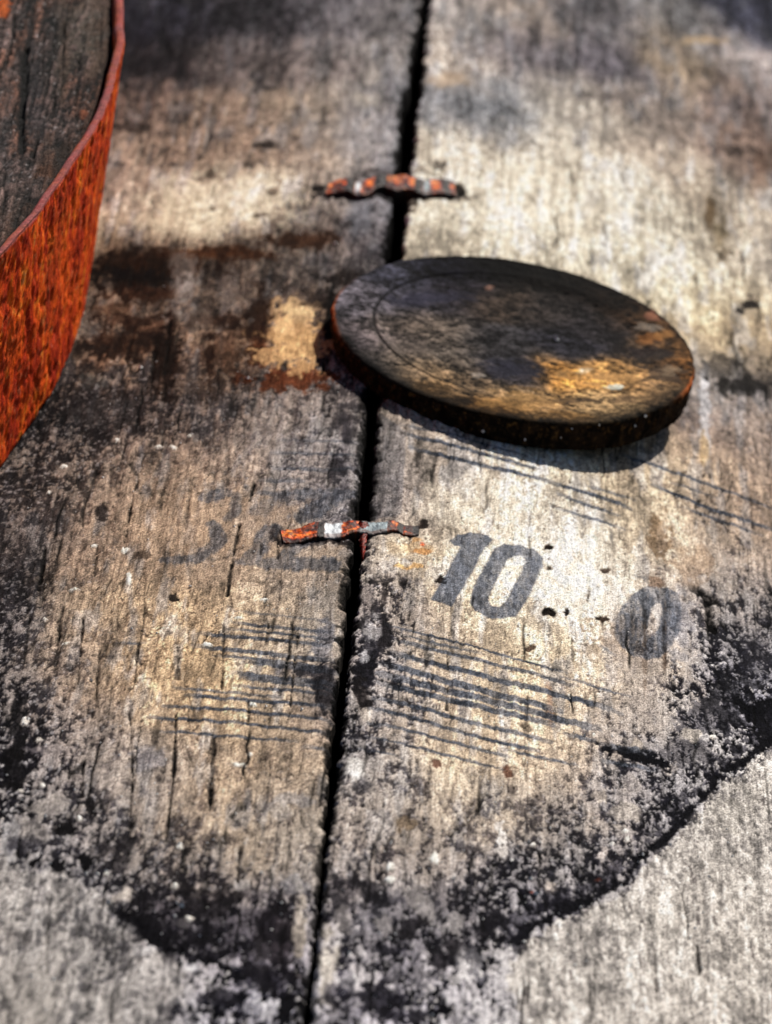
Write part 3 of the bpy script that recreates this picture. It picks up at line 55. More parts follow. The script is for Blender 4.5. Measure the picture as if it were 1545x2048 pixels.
HBLOBS = [[-76.84,120.54,2.12,0.1,-1.0,8.83,[205,95,35],0.9,0.7],[-57.06,106.66,3.81,0.17,-1.82,18.82,[98,90,80],0.6,0.6],[-62.23,101.05,1.9,0.09,-2.44,23.95,[80,70,60],0.4,0.6],[-58.6,34.75,2.31,0.11,-0.34,3.28,[90,52,30],0.6,0.8],[-57.63,38.33,3.57,0.16,-1.23,11.8,[70,50,38],0.5,0.7],[-54.77,63.98,0.73,0.03,-0.24,2.48,[150,80,50],0.7,0.9],[-57.04,43.12,1.26,0.06,-0.73,7.15,[24,24,24],0.7,0.8],[-66.9,69.69,0.55,0.03,-3.3,30.13,[10,8,8],0.6,0.7],[-69.45,106.1,0.76,0.03,-1.74,16.12,[20,16,16],0.6,0.7],[-62.47,17.21,3.5,0.16,-1.26,11.32,[62,50,42],0.4,0.6],[-61.16,90.52,0.75,0.03,-2.13,20.88,[75,55,40],0.4,0.6],[-64.6,69.8,1.84,0.08,-2.7,25.1,[66,60,64],0.4,0.6],[-68.27,57.18,1.27,0.06,-3.3,29.41,[60,58,60],0.4,0.6]]
HCRACKS = [[1.1,1,[[-69.1,96.75],[-67.27,74.74],[-66.13,60.98],[-64.43,44.71]]],[0.5,0.8,[[-73.21,114.09],[-71.78,92.66]]],[0.4,0.7,[[-66.59,106.23],[-64.65,82.55]]],[0.35,0.6,[[-63.14,111.81],[-60.4,77.61]]],[0.3,0.6,[[-58.6,93.26],[-56.48,62.66]]],[0.4,0.5,[[-62.81,57.42],[-61.38,38.16]]],[0.3,0.5,[[-56.67,117.58],[-55.09,96.06]]],[0.35,0.5,[[-66.56,37.93],[-64.31,14.86]]],[0.3,0.5,[[-61.44,75.01],[-59.92,55.1]]]]
GRIT = [[-44.8,56.9,0.4],[-11.9,118.1,0.48],[39.1,-61.8,0.24],[32.1,-118.1,0.4],[-21.2,-139.5,0.4],[-22.0,-142.5,0.4],[-34.9,-130.5,0.32],[-33.6,-129.7,0.32],[-36.6,-130.6,0.32],[-22.0,-138.5,0.32],[-50.9,-81.2,0.32],[-51.4,-83.0,0.32],[-27.9,-105.0,0.24],[-23.1,-120.6,0.32],[-33.0,28.3,0.24],[-58.2,67.0,0.24],[-24.6,53.3,0.32],[-53.0,38.1,0.24],[40.5,-60.4,0.32]]
TIDE = [[1.34,[[74.16,-33.63],[66.95,-49.21],[61.71,-59.97],[58.25,-70.58],[53.21,-85.32],[47.94,-96.9]]],[1.71,[[47.94,-96.9],[46.91,-103.44],[43.99,-108.91],[40.09,-113.99],[35.1,-121.63],[32.1,-127.18],[29.17,-134.08]]],[2.47,[[-31.1,-141.21],[-28.49,-144.91],[-26.08,-148.28],[-21.69,-151.31],[-19.77,-151.88]]],[1.7,[[-19.34,-152.57],[-14.31,-155.0],[-11.1,-158.25]]],[1.76,[[-4.02,-164.53],[-4.22,-172.89]]],[1.89,[[65.57,-30.23],[68.06,-35.59],[69.98,-26.87]]],[2.48,[[43.32,-63.75],[49.98,-61.83],[52.48,-62.69]]]]
ZONES = [[[[73.21,-37.05],[66.89,-52.4],[61.67,-62.74],[58.22,-73.96],[53.2,-88.92],[47.94,-99.61],[47.39,-105.5],[44.4,-111.3],[40.5,-115.74],[39.37,-120.12],[35.14,-124.19],[32.92,-129.72],[29.97,-135.86],[27.92,-145.76],[31.97,-159.22],[71.56,-134.84]],[154,150,142],0.8,0.7],[[[73.53,-24.12],[67.19,-36.25],[61.83,-50.86],[56.64,-64.93],[49.96,-82.91],[44.32,-96.35],[36.51,-110.75],[29.64,-120.98],[23.74,-131.77],[29.23,-137.01],[32.9,-128.53],[35.13,-123.59],[39.36,-119.51],[40.49,-115.13],[44.4,-110.53],[47.23,-104.97],[47.7,-99.45],[52.87,-88.48],[58.06,-73.4],[61.51,-62.17],[66.9,-51.69],[73.23,-36.32]],[34,33,43],0.55,1.5],[[[-52.26,-123.64],[-45.34,-130.26],[-39.98,-130.01],[-36.62,-132.91],[-31.72,-140.2],[-30.25,-143.83],[-28.13,-146.36],[-25.85,-150.89],[-21.88,-153.5],[-18.83,-158.99],[-20.09,-166.16],[-20.74,-175.91],[-46.06,-177.31]],[132,129,124],0.6,1.0],[[[-31.93,-137.97],[-26.51,-134.63],[-17.29,-135.41],[-4.34,-135.52],[-4.18,-150.27],[-2.56,-164.35],[-4.49,-168.78],[-9.53,-159.51],[-14.25,-155.71],[-21.05,-154.59],[-25.1,-150.84],[-28.13,-146.36],[-30.25,-143.83]],[34,31,39],0.5,1.6],[[[0.49,-133.26],[8.14,-125.59],[18.76,-120.64],[29.64,-120.98],[25.37,-135.39],[19.62,-145.67],[15.57,-157.63],[14.45,-166.55],[1.54,-171.8],[1.72,-161.98],[9.49,-154.61],[3.06,-145.65]],[28,27,36],0.3,2.2]]

# ---------------------------------------------------------------- noise
_rt = np.random.RandomState(7).rand(256, 256).astype(np.float32)
def vn(x, y, s=0):
    x = x + s*17.31; y = y + s*9.77
    xi = np.floor(x).astype(np.int32); yi = np.floor(y).astype(np.int32)
    fx = (x-xi).astype(np.float32); fy = (y-yi).astype(np.float32)
    fx = fx*fx*(3-2*fx); fy = fy*fy*(3-2*fy)
    a, b, c, d = xi & 255, (xi+1) & 255, yi & 255, (yi+1) & 255
    return (_rt[a, c]*(1-fx)+_rt[b, c]*fx)*(1-fy)+(_rt[a, d]*(1-fx)+_rt[b, d]*fx)*fy
def fbm(x, y, o=4, s=0, g=.55):
    t = 0; w_ = 0; a = 1
    for i in range(o):
        t = t + a*vn(x*2**i, y*2**i, s+i*3.1); w_ += a*a; a *= g
    # rescaled to roughly uniform 0..1
    m = sum(g**i for i in range(o))*.5
    z = (t-m)/(math.sqrt(w_)*.215)
    return 1/(1+np.exp(-1.7*z))
def ss(a, b, x):
    t = np.clip((x-a)/(b-a), 0, 1); return t*t*(3-2*t)
def segd(x, y, P):
    d = np.full(x.shape, 1e9, np.float32); tt = np.zeros(x.shape, np.float32)
    for (ax, ay), (bx, by) in zip(P[:-1], P[1:]):
        vx, vy = bx-ax, by-ay; t = np.clip(((x-ax)*vx+(y-ay)*vy)/(vx*vx+vy*vy+1e-9), 0, 1)
        q = np.hypot(x-ax-t*vx, y-ay-t*vy); d = np.minimum(d, q)
    return d
def polyd(x, y, P):
    ins = np.zeros(x.shape, bool); n = len(P)
    for i in range(n):
        (ax, ay), (bx, by) = P[i], P[(i+1) % n]
        c = ((ay > y) != (by > y)); ins ^= c & (x < (bx-ax)*(y-ay)/((by-ay) or 1e-9)+ax)
    d = segd(x, y, P+[P[0]]); return np.where(ins, -d, d)
def lin(c): return np.where(c < .04045, c/12.92, ((np.maximum(c, 0)+.055)/1.055)**2.4)
def near(x, y, P, m):
    P = np.array(P); return np.nonzero((x > P[:, 0].min()-m) & (x < P[:, 0].max()+m) & (y > P[:, 1].min()-m) & (y < P[:, 1].max()+m))
def rbf(x, y, CP, sx, sy, k):
    CP = np.array(CP, float)
    gx = np.arange(x.min()-3, x.max()+4.5, 1.5); gy = np.arange(y.min()-3, y.max()+5, 2.0)
    X, Y = np.meshgrid(gx, gy, indexing='ij'); A = np.zeros(X.shape+(k,)); W = np.full(X.shape, 1e-30)
    for c in CP:
        g = np.exp(-np.minimum(((X-c[0])/sx)**2+((Y-c[1])/sy)**2, 600)*.5)+1e-6/(1+((X-c[0])/sx)**4+((Y-c[1])/sy)**4)
        A += g[..., None]*c[2:2+k]; W += g
    A /= W[..., None]
    u = np.clip((x-gx[0])/1.5, 0, len(gx)-1.001); v = np.clip((y-gy[0])/2.0, 0, len(gy)-1.001)
    i, j = u.astype(int), v.astype(int); fu, fv = (u-i)[..., None], (v-j)[..., None]
    return (A[i, j]*(1-fu)+A[i+1, j]*fu)*(1-fv)+(A[i, j+1]*(1-fu)+A[i+1, j+1]*fu)*fv
def mix(c, d, m): return c*(1-m[..., None])+np.asarray(d)*m[..., None]
def blobs(c, hgt, x, y, B, nz):
    for bx, by, ux, uy, vx, vy, rgb, st, rg in B:
        det = ux*vy-uy*vx
        r = max(math.hypot(ux, uy), math.hypot(vx, vy))*1.9
        idx = np.nonzero((abs(x-bx) < r) & (abs(y-by) < r))
        if len(idx[0]) == 0: continue
        dx, dy = x[idx]-bx, y[idx]-by
        a = (dx*vy-dy*vx)/det; b = (ux*dy-uy*dx)/det
        q = np.hypot(a, b)+(nz[idx]-.5)*(.3+.9*rg)
        w_ = .12+.5*(1-rg)
        m = (1-ss(1-w_, 1+w_*.8, q))*st
        k = np.array(rgb)/255.
        L0 = c[idx].mean(-1); var = .82+.36*nz[idx]
        hgt[idx] += m*np.clip((k.mean()-L0)*.35, -.16, .14)
        c[idx] = mix(c[idx], k, m)*(1+(var[..., None]-1)*m[..., None])

def paint_plank(x, y, CP, MO, seed, edge):
    """colour (sRGB), relief (mm) of the weathered planks; x, y in mm"""
    wx = fbm(x/6, y/11, 3, seed+1)-.5; wy = fbm(x/6, y/11, 3, seed+2)-.5
    c = rbf(x+wx*5, y+wy*9, CP, 6.5, 9.5, 3)/255.
    mo = rbf(x+wx*4, y+wy*6, MO, 9, 16, 1)[..., 0]
    broad = fbm(x/5, y/16, 4, seed+5); n1 = fbm(x/1.25, y/2.9, 6, seed+7, .74); n2 = fbm(x/.75, y/1.5, 4, seed+11, .7)
    streak = fbm(x/.42, y/9, 4, seed+13, .6); st2 = fbm(x/1.6, y/30, 4, seed+17, .6)
    hgt = (streak-.5)*.075+(n2-.5)*.12+(st2-.5)*.14+(broad-.5)*.15
    L = c.mean(-1)
    light = np.clip(c/L[..., None]*.5+.5, 0, 2)*.68; dark = np.array([.07, .07, .125])
    p = np.clip((.65-L)/(.65-.15), .04, .96)
    u = n1*.45+n2*.27+streak*.16+fbm(x/.45, y/1.1, 3, seed+71, .8)*.22; u = 1/(1+np.exp(-(u-.55)*9.0))
    p = np.clip(p+(fbm(x/4.5, y/9, 3, seed+73)-.5)*.45, .03, .97)
    msk = ss(p-.17, p+.15, u)
    mot = dark*(1-msk[..., None])*(0.75+.6*n2[..., None])+light*msk[..., None]*(0.93+.12*streak[..., None])
    # weaker brown mottling everywhere
    u2 = fbm(x/1.1, y/2.6, 5, seed+23, .7)
    f = 1+.28*(broad-.5)+.34*(u2-.5)+.22*(st2-.5)+.08*(streak-.5)
    cc = c*f[..., None]
    sp = ss(.80, .95, fbm(x/.9, y/1.4, 3, seed+29, .7)*.75+.25*broad)*.55
    cc = mix(cc, c*.42*np.array([1, .9, .82]), sp*ss(.25, .5, L))
    gry = ss(.66, .95, fbm(x/2.2, y/13, 4, seed+31))*.45
    fs = ss(.78, .96, fbm(x/.62+y/9, y/.9, 3, seed+61, .75)*.7+u2*.3)*.75
    cc = mix(cc, np.array([.20, .155, .125]), fs*ss(.3, .55, L))
    hl = ss(.72, .97, fbm(x/.5+y/5, y/1.6, 3, seed+63, .7)*.6+broad*.2+n2*.2)*.5
    cc = cc*(1+.55*hl*ss(.42, .7, L))[..., None]
    cc = mix(cc, cc.mean(-1)[..., None]*np.array([.98, 1.0, 1.03])*1.08, gry)
    c = mix(cc, mot, mo)
    wf = ss(.86, .96, fbm(x/.55, y/.9, 2, seed+77, .6))*np.clip(mo*1.2, 0, 1)*(1-.5*msk)
    c = mix(c, (.85, .84, .82), wf*.85); hgt += mo*(msk-.6)*.22-sp*.06+wf*.1
    # long fibres and fine open pores running with the grain
    gw = (fbm(x/7, y/30, 3, seed+81)-.5)*2.2
    fi = (1-ss(.0, .055, np.abs(vn((x+gw)/.95, y/21, seed+82)-.5)))*ss(.35, .75, fbm(x/3, y/9, 3, seed+83))
    f2 = (1-ss(.0, .07, np.abs(vn((x+gw)/.42, y/9, seed+84)-.5)))*ss(.5, .8, fbm(x/2, y/6, 3, seed+85))
    c = c*(1-.38*fi-.24*f2)[..., None]; hgt -= fi*.16+f2*.07; hgt += (fbm((x+gw)/1.0, y/40, 3, seed+86)-.5)*.2
    nz = fbm(x/1.7, y/3.2, 4, seed+37, .65)
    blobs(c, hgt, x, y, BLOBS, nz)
    for w_, P in TIDE:
        idx = near(x, y, P, w_+2)
        if len(idx[0]) == 0: continue
        d = segd(x[idx], y[idx], P)+(nz[idx]-.5)*w_*.7+(n2[idx]-.5)*w_*.5
        m = (1-ss(w_*.35, w_*.75, d))*.93; c[idx] = mix(c[idx], (.05, .05, .09), m); hgt[idx] -= m*.12
    for P, rgb, st, rg in ZONES:
        idx = near(x, y, P, 3)
        if len(idx[0]) == 0: continue
        dkz = rgb[0] < 90
        d = polyd(x[idx], y[idx], P)+(nz[idx]-.5)*rg*2+(n2[idx]-.5)*rg*.8+(2.2*ss(.45, .95, n1[idx]) if dkz else 0)
        m = (1-ss(-.35, .3, d))*st; k = np.array(rgb)/255.*(.52+.16*streak[idx]+.34*n2[idx]+.34*n1[idx]+.16*st2[idx]+(.22*broad[idx]-.05 if rgb[0] > 90 else 0))[..., None]
        c[idx] = mix(c[idx], k, m); hgt[idx] += m*(.1 if rgb[0] > 100 else -.12)
        if not dkz:
            sp_ = ss(.80, .93, n1[idx]*.6+fbm(x[idx]/.7, y[idx]/5, 4, seed+91, .7)*.4)*m; c[idx] = mix(c[idx], (.22, .20, .20), sp_*.75); hgt[idx] -= sp_*.15
    # stencil print and ruled lines, worn off along the grain
    ink = np.zeros(x.shape, np.float32); wear = fbm(x/.8, y/5, 4, seed+41, .7); wear2 = fbm(x/3, y/5, 3, seed+43)
    for w_, s, P in LINES:
        idx = near(x, y, P, w_+1)
        if len(idx[0]) == 0: continue
        d = segd(x[idx], y[idx], P)
        Pn = np.array(P); ex = np.minimum(np.hypot(x[idx]-Pn[0, 0], y[idx]-Pn[0, 1]), np.hypot(x[idx]-Pn[-1, 0], y[idx]-Pn[-1, 1]))
        m = (1-ss(w_*.42, w_*.42+.28, d+(wear[idx]-.5)*w_*.10))*min(1, s*1.2)*(.86+.14*ss(.05, .3, wear[idx]))*(.78+.22*ss(.1, .6, wear2[idx]))*(.4+.6*ss(0, 3, ex))
        ink[idx] = np.maximum(ink[idx], m)
    for w_, s, r, P in STROKES:
        idx = near(x, y, P, w_+1)
        if len(idx[0]) == 0: continue
        d = segd(x[idx], y[idx], P)
        m = (1-ss(w_*.40, w_*.62, d+(wear[idx]-.5)*w_*.25))*s*.78*(1-min(1, r*1.2)*ss(.35, .75, wear[idx]*.6+n1[idx]*.4))
        ink[idx] = np.maximum(ink[idx], m)
    for s, r, Po, Pi in POLYS:
        idx = near(x, y, Po, 2)
        if len(idx[0]) == 0: continue
        d = polyd(x[idx], y[idx], Po)
        if Pi: d = np.maximum(d, -polyd(x[idx], y[idx], Pi))
        m = (1-ss(-.12, .22, d+(nz[idx]-.5)*.25))*s*(1-r*ss(.5, .7, wear[idx]))*(.85+.15*ss(.05, .4, n2[idx]*.6+n1[idx]*.4))
        ink[idx] = np.maximum(ink[idx], m)
    k = np.stack([.185+.10*n2+.05*streak, .215+.10*n2+.05*streak, .262+.10*n2+.055*streak], -1)
    c = c*(1-ink[..., None]*.95)+k*ink[..., None]*.95*(.66+.55*np.clip(c.mean(-1), 0, .8))[..., None]
    # raised pale splinters
    for bx, by, ux, uy, vx, vy in FLECKS:
        det = ux*vy-uy*vx
        idx = np.nonzero((abs(x-bx) < 4) & (abs(y-by) < 5))
        if len(idx[0]) == 0: continue
        dx, dy = x[idx]-bx, y[idx]-by
        q = np.hypot((dx*vy-dy*vx)/det, (ux*dy-uy*dx)/det)+(n2[idx]-.5)*.8
        m = 1-ss(.8, 1.1, q); c[idx] = mix(c[idx], (.86, .83, .78), m*.9); hgt[idx] += m*.3
    # cracks and checks, the listed ones and many fine ones along the grain
    for w_, s, P in CRACKS:
        idx = near(x, y, P, 2)
        if len(idx[0]) == 0: continue
        w2 = max(w_, .3)*(.5+1.0*wear2[idx])
        d = segd(x[idx], y[idx]+0, P)+(streak[idx]-.5)*.12+(fbm(x[idx]*0, y[idx]/3, 3, 3)-.5)*.2
        m = (1-ss(w2*.25, w2*.85, d))*s*(.55+.45*ss(.2, .6, nz[idx])); c[idx] = mix(c[idx], (.05, .04, .04), m*.93); hgt[idx] -= m*.55
    rs = np.random.RandomState(int(seed*10)+3)
    for i in range(70):
        x0 = rs.uniform(x.min(), x.max()) if abs(x).max() < 90 else rs.uniform(-66, 0)*(1 if x.mean() < 0 else -1.2)
        y0 = rs.uniform(-180, 150); ln = rs.uniform(5, 26); wd = rs.uniform(.10, .24)
        idx = np.nonzero((abs(x-x0) < 2) & (y > y0-1) & (y < y0+ln+1))
        if len(idx[0]) == 0: continue
        t = (y[idx]-y0)/ln
        xc = x0+(vn(y[idx]/4, y[idx]*0, i)-.5)*.9
        m = (1-ss(wd*.5, wd*1.6, abs(x[idx]-xc)))*ss(0, .25, t)*ss(0, .3, 1-t)*rs.uniform(.35, .85)
        c[idx] = mix(c[idx], c[idx]*.18, m); hgt[idx] -= m*.25
    # worn dirty edge beside the joint
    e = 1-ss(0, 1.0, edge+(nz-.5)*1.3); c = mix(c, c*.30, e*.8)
    Lf = c.mean(-1)[..., None]; c = Lf+(c-Lf)*.95; c = c*np.array([1.005, .99, .998]); c = c*(.42+.66*ss(.05, .46, Lf)+.10*ss(.5, .78, Lf))
    return np.clip(c, .012, .93), hgt, mo

# ---------------------------------------------------------------- mesh helpers
def tilt(x):
    l = np.clip(3*(1+x/35), 0, 3); r = 11+7*np.clip(x/35, 0, 1)+4*np.clip((x-35)/45, 0, 1)
    return np.where(x < 0, l, r)
_xs = np.linspace(-800, 300, 11001); _sl = -np.tan(np.radians(tilt(_xs+1e-6)))
_hh = np.concatenate([[0], np.cumsum((_sl[1:]+_sl[:-1])/2*np.diff(_xs))]); _hh -= np.interp(0, _xs, _hh)
def top(x): return np.interp(x, _xs, _hh)     # deck height in mm

def grid_faces(n, m, wrap=False):
    i, j = np.meshgrid(np.arange(n-1), np.arange(m if wrap else m-1), indexing='ij')
    a = i*m+j; b = i*m+(j+1) % m
    return np.stack([a, a+m, b+m, b], -1).reshape(-1, 4)
def mesh(name, V, F, mat, attrs=None, parent=None, smooth=True, loc=None):
    me = bpy.data.meshes.new(name)
    V = np.asarray(V, np.float32).reshape(-1, 3)/1000.
    me.vertices.add(len(V)); me.vertices.foreach_set('co', V.ravel())
    F = [np.asarray(f) for f in (F if isinstance(F, list) else [F])]
    tot = sum(f.size for f in F); me.loops.add(tot); me.polygons.add(sum(len(f) for f in F))
    me.loops.foreach_set('vertex_index', np.concatenate([f.ravel() for f in F]).astype(np.int32))
    ls = []; s = 0
    for f in F: ls.append(s+np.arange(len(f))*f.shape[1]); s += f.size
    me.polygons.foreach_set('loop_start', np.concatenate(ls).astype(np.int32))
    me.update(calc_edges=True)
    me.polygons.foreach_set('use_smooth', np.full(len(me.polygons), smooth))
    for k, v in (attrs or {}).items():
        v = np.asarray(v, np.float32)
        if v.ndim > 1 and v.shape[-1] == 3:
            a = me.color_attributes.new(k, 'FLOAT_COLOR', 'POINT'); v = v.reshape(-1, 3)
            a.data.foreach_set('color', np.c_[lin(v), np.ones(len(v))].astype(np.float32).ravel())
        else:
            a = me.attributes.new(k, 'FLOAT', 'POINT'); a.data.foreach_set('value', v.ravel())
    me.validate(); me.materials.append(mat)
    o = bpy.data.objects.new(name, me); col.objects.link(o)
    if parent: o.parent = parent
    return o
def thing(name, label, cat, loc=(0, 0, 0)):
    o = bpy.data.objects.new(name, None); col.objects.link(o); o.location = loc
    o.empty_display_size = .02; o['label'] = label; o['category'] = cat; return o

# ---------------------------------------------------------------- materials
def mat_new(name):
    m = bpy.data.materials.new(name); m.use_nodes = True; t = m.node_tree
    return m, t, t.nodes['Principled BSDF']
def N(t, ty, **k):
    n = t.nodes.new(ty)
    for a, b in k.items():
        if a.startswith('i_'): n.inputs[a[2:]].default_value = b
        else: setattr(n, a, b)
    return n
def noise(t, scale, rot=(0, 0, 0), detail=5, rough=.6, sc_=1.0):
    tc = N(t, 'ShaderNodeTexCoord'); mp = N(t, 'ShaderNodeMapping'); mp.inputs['Scale'].default_value = scale
    vr = N(t, 'ShaderNodeVectorRotate', rotation_type='Z_AXIS'); vr.inputs['Angle'].default_value = rot[2]
    t.links.new(tc.outputs['Object'], vr.inputs['Vector']); t.links.new(vr.outputs[0], mp.inputs['Vector'])
    n = N(t, 'ShaderNodeTexNoise'); n.inputs['Scale'].default_value = sc_; n.inputs['Detail'].default_value = detail; n.inputs['Roughness'].default_value = rough
    t.links.new(mp.outputs[0], n.inputs['Vector']); return n.outputs['Fac']
def mrange(t, v, a, b, c, d):
    n = N(t, 'ShaderNodeMapRange'); n.interpolation_type = 'LINEAR'
    for k, x in zip(('From Min', 'From Max', 'To Min', 'To Max'), (a, b, c, d)): n.inputs[k].default_value = x
    t.links.new(v, n.inputs['Value']); return n.outputs['Result']
def mth(t, op, a, b):
    n = N(t, 'ShaderNodeMath', operation=op)
    for i, v in enumerate((a, b)):
        if isinstance(v, (int, float)): n.inputs[i].default_value = v
        else: t.links.new(v, n.inputs[i])
    return n.outputs[0]
def wood_mat(name, grain, diag=None, amp=1.0, bump=.00026, rough=(.55, .9), spec=.35):
    m, t, b = mat_new(name)
    at = N(t, 'ShaderNodeVertexColor', layer_name='surface_tone')
    g1 = noise(t, grain, detail=4, rough=.65)
    g2 = noise(t, (3600, 2600, 3000), detail=3, rough=.7)
    g3 = noise(t, (grain[0]*.35, grain[1]*.3, 500), detail=5, rough=.6)
    f1 = mrange(t, g1, .3, .7, 1-.28*amp, 1+.28*amp); f2 = mrange(t, g2, .34, .66, 1-.56*amp, 1+.56*amp)
    f = mth(t, 'MULTIPLY', f1, f2); f = mth(t, 'MULTIPLY', f, mrange(t, g3, .3, .7, .84, 1.16))
    hb = mth(t, 'ADD', g1, mth(t, 'MULTIPLY', g2, .55))
    if diag is not None:
        g4 = noise(t, (800, 4600, 1500), rot=(0, 0, diag), detail=3, rough=.65)
        f = mth(t, 'MULTIPLY', f, mrange(t, g4, .33, .67, .60, 1.38)); hb = mth(t, 'ADD', hb, g4)
    pit = noise(t, (1500, 800, 1500), detail=2, rough=.6); pm = mrange(t, pit, .26, .34, .25, 1.0)
    f = mth(t, 'MULTIPLY', f, pm)
    mx = N(t, 'ShaderNodeVectorMath', operation='SCALE'); t.links.new(at.outputs['Color'], mx.inputs[0]); t.links.new(f, mx.inputs['Scale'])
    cl = N(t, 'ShaderNodeVectorMath', operation='MINIMUM'); cl.inputs[1].default_value = (.85, .85, .85); t.links.new(mx.outputs[0], cl.inputs[0])
    t.links.new(cl.outputs[0], b.inputs['Base Color'])
    bp = N(t, 'ShaderNodeBump'); bp.inputs['Strength'].default_value = 1; bp.inputs['Distance'].default_value = bump
    t.links.new(hb, bp.inputs['Height']); t.links.new(bp.outputs[0], b.inputs['Normal'])
    t.links.new(mrange(t, g2, .3, .7, rough[1], rough[0]), b.inputs['Roughness']); b.inputs['Specular IOR Level'].default_value = spec
    return m
M_left = wood_mat('weathered_plank_wood', (2600, 260, 2000), R(-54), rough=(.8, 1.0), spec=.03)
M_right = wood_mat('weathered_sawn_plank_wood', (2600, 300, 2000), R(-54), rough=(.8, 1.0), spec=.03)
M_disc = wood_mat('dark_disc_wood', (1100, 1900, 2000), None, .85, .00011, (.75, 1.0), .05)
M_head = wood_mat('dark_head_wood', (3200, 420, 2000), None, 1.35, .0007, (.5, .95), .10)

def rust_mat():
    m, t, b = mat_new('rusty_iron')
    at = N(t, 'ShaderNodeVertexColor', layer_name='surface_tone')
    a1 = noise(t, (1000, 1000, 420), detail=6, rough=.75); a2 = noise(t, (3600, 3600, 3000), detail=3, rough=.75)
    f = mth(t, 'MULTIPLY', mrange(t, a1, .34, .66, .62, 1.42), mrange(t, a2, .3, .7, .72, 1.32))
    mx = N(t, 'ShaderNodeVectorMath', operation='SCALE'); t.links.new(at.outputs['Color'], mx.inputs[0]); t.links.new(f, mx.inputs['Scale'])
    cl = N(t, 'ShaderNodeVectorMath', operation='MINIMUM'); cl.inputs[1].default_value = (.85, .8, .8); t.links.new(mx.outputs[0], cl.inputs[0])
    t.links.new(cl.outputs[0], b.inputs['Base Color'])
    bp = N(t, 'ShaderNodeBump'); bp.inputs['Distance'].default_value = .0003; bp.inputs['Strength'].default_value = .9
    t.links.new(mth(t, 'ADD', a1, a2), bp.inputs['Height']); t.links.new(bp.outputs[0], b.inputs['Normal'])
    b.inputs['Roughness'].default_value = .7; b.inputs['Specular IOR Level'].default_value = .12
    return m
M_rust = rust_mat()
def clip_mat():
    m, t, b = mat_new('rusty_fastener_iron')
    at = N(t, 'ShaderNodeVertexColor', layer_name='surface_tone'); me = N(t, 'ShaderNodeAttribute', attribute_name='bare')
    a1 = noise(t, (900, 900, 900), detail=5, rough=.7)
    f = mrange(t, a1, .36, .64, .4, 1.7)
    mx = N(t, 'ShaderNodeVectorMath', operation='SCALE'); t.links.new(at.outputs['Color'], mx.inputs[0]); t.links.new(f, mx.inputs['Scale'])
    mm = N(t, 'ShaderNodeMix', data_type='RGBA'); t.links.new(me.outputs['Fac'], mm.inputs['Factor']); t.links.new(mx.outputs[0], mm.inputs['A']); t.links.new(at.outputs['Color'], mm.inputs['B'])
    t.links.new(mm.outputs['Result'], b.inputs['Base Color'])
    t.links.new(mth(t, 'MULTIPLY', me.outputs['Fac'], .35), b.inputs['Metallic'])
    bp = N(t, 'ShaderNodeBump'); bp.inputs['Distance'].default_value = .0004; bp.inputs['Strength'].default_value = .8
    t.links.new(a1, bp.inputs['Height']); t.links.new(bp.outputs[0], b.inputs['Normal'])
    b.inputs['Roughness'].default_value = .42; b.inputs['Specular IOR Level'].default_value = .2
    return m
M_clip = clip_mat()
def plain(name, c, r=.6):
    m, t, b = mat_new(name); n = noise(t, (900, 900, 900), detail=2)
    mx = N(t, 'ShaderNodeVectorMath', operation='SCALE'); mx.inputs[0].default_value = c; t.links.new(mrange(t, n, .3, .7, .75, 1.1), mx.inputs['Scale'])
    t.links.new(mx.outputs[0], b.inputs['Base Color']); b.inputs['Roughness'].default_value = r; return m
M_grit = plain('pale_grit', (.8, .78, .74), .35)
M_under = plain('gap_shade_black', (.012, .010, .009), .95)  # near-black colour stands in for the shade inside the joint

# ---------------------------------------------------------------- the planked deck
deck = thing('plank_deck', 'weathered grey and tan wooden planks with a black joint and stencilled 10', 'wooden planks')
GL = np.array(GAP_L); GR = np.array(GAP_R)
def edge_of(G, y, s):
    o = np.argsort(G[:, 1]); b = np.interp(y, G[o, 1], G[o, 0])
    return b+(fbm(y/2.4, y*0, 5, s, .65)-.5)*.75*ss(-190, -80, y)+(fbm(y/.7, y*0, 2, s+5)-.5)*.2
def rows():
    fine = [-182.]
    while fine[-1] < 340: fine.append(fine[-1]+.36+.20*max(0, (fine[-1]+180)/520))
    return np.array([-330, -290, -255, -225, -205, -192]+fine+[352, 372, 400, 440, 500])
def plank(side, mat, CP, MO, G, seed, fine_w, far):
    y = rows(); e = edge_of(G, y, seed)
    d = np.concatenate([[0, .08, .2, .36], np.arange(.56, fine_w, .215), np.linspace(fine_w+2, far, 14)])
    X = e[:, None]+side*d[None, :]; Y = np.repeat(y[:, None], len(d), 1)
    c, hg, mo = paint_plank(X.astype(np.float32), Y.astype(np.float32), CP, MO, seed, np.repeat(d[None], len(y), 0))
    Z = top(X)+hg
    nz = fbm(Y/3, X*0, 3, seed+51)
    rnd = .5+.9*nz; Z -= rnd*np.exp(-(d[None]/(.28+.35*nz))**1.2)           # rounded, bruised arris
    # skirt all round, so that the plank is a solid board
    n, m = X.shape
    P = lambda A, top_=None: np.pad(A, 1, mode='edge')
    X2, Y2, Z2 = P(X), P(Y), P(Z)
    Z2[0] -= 24; Z2[-1] -= 24; Z2[:, 0] = Z2[:, 1]-24; Z2[:, -1] -= 24
    C2 = np.pad(c, ((1, 1), (1, 1), (0, 0)), mode='edge'); C2[:, 0] = (.05, .04, .04); C2[:, 1] *= .35
    V = np.stack([X2, Y2, Z2], -1); F = grid_faces(n+2, m+2); mm = m+2; nn = n+2
    if side > 0: F = F[:, ::1]
    else: F = F[:, ::-1]
    bot = np.array([[0, m+1, nn*mm-1, (nn-1)*mm]])
    return mesh('plank', V, [F, bot], mat, {'surface_tone': C2}, deck)
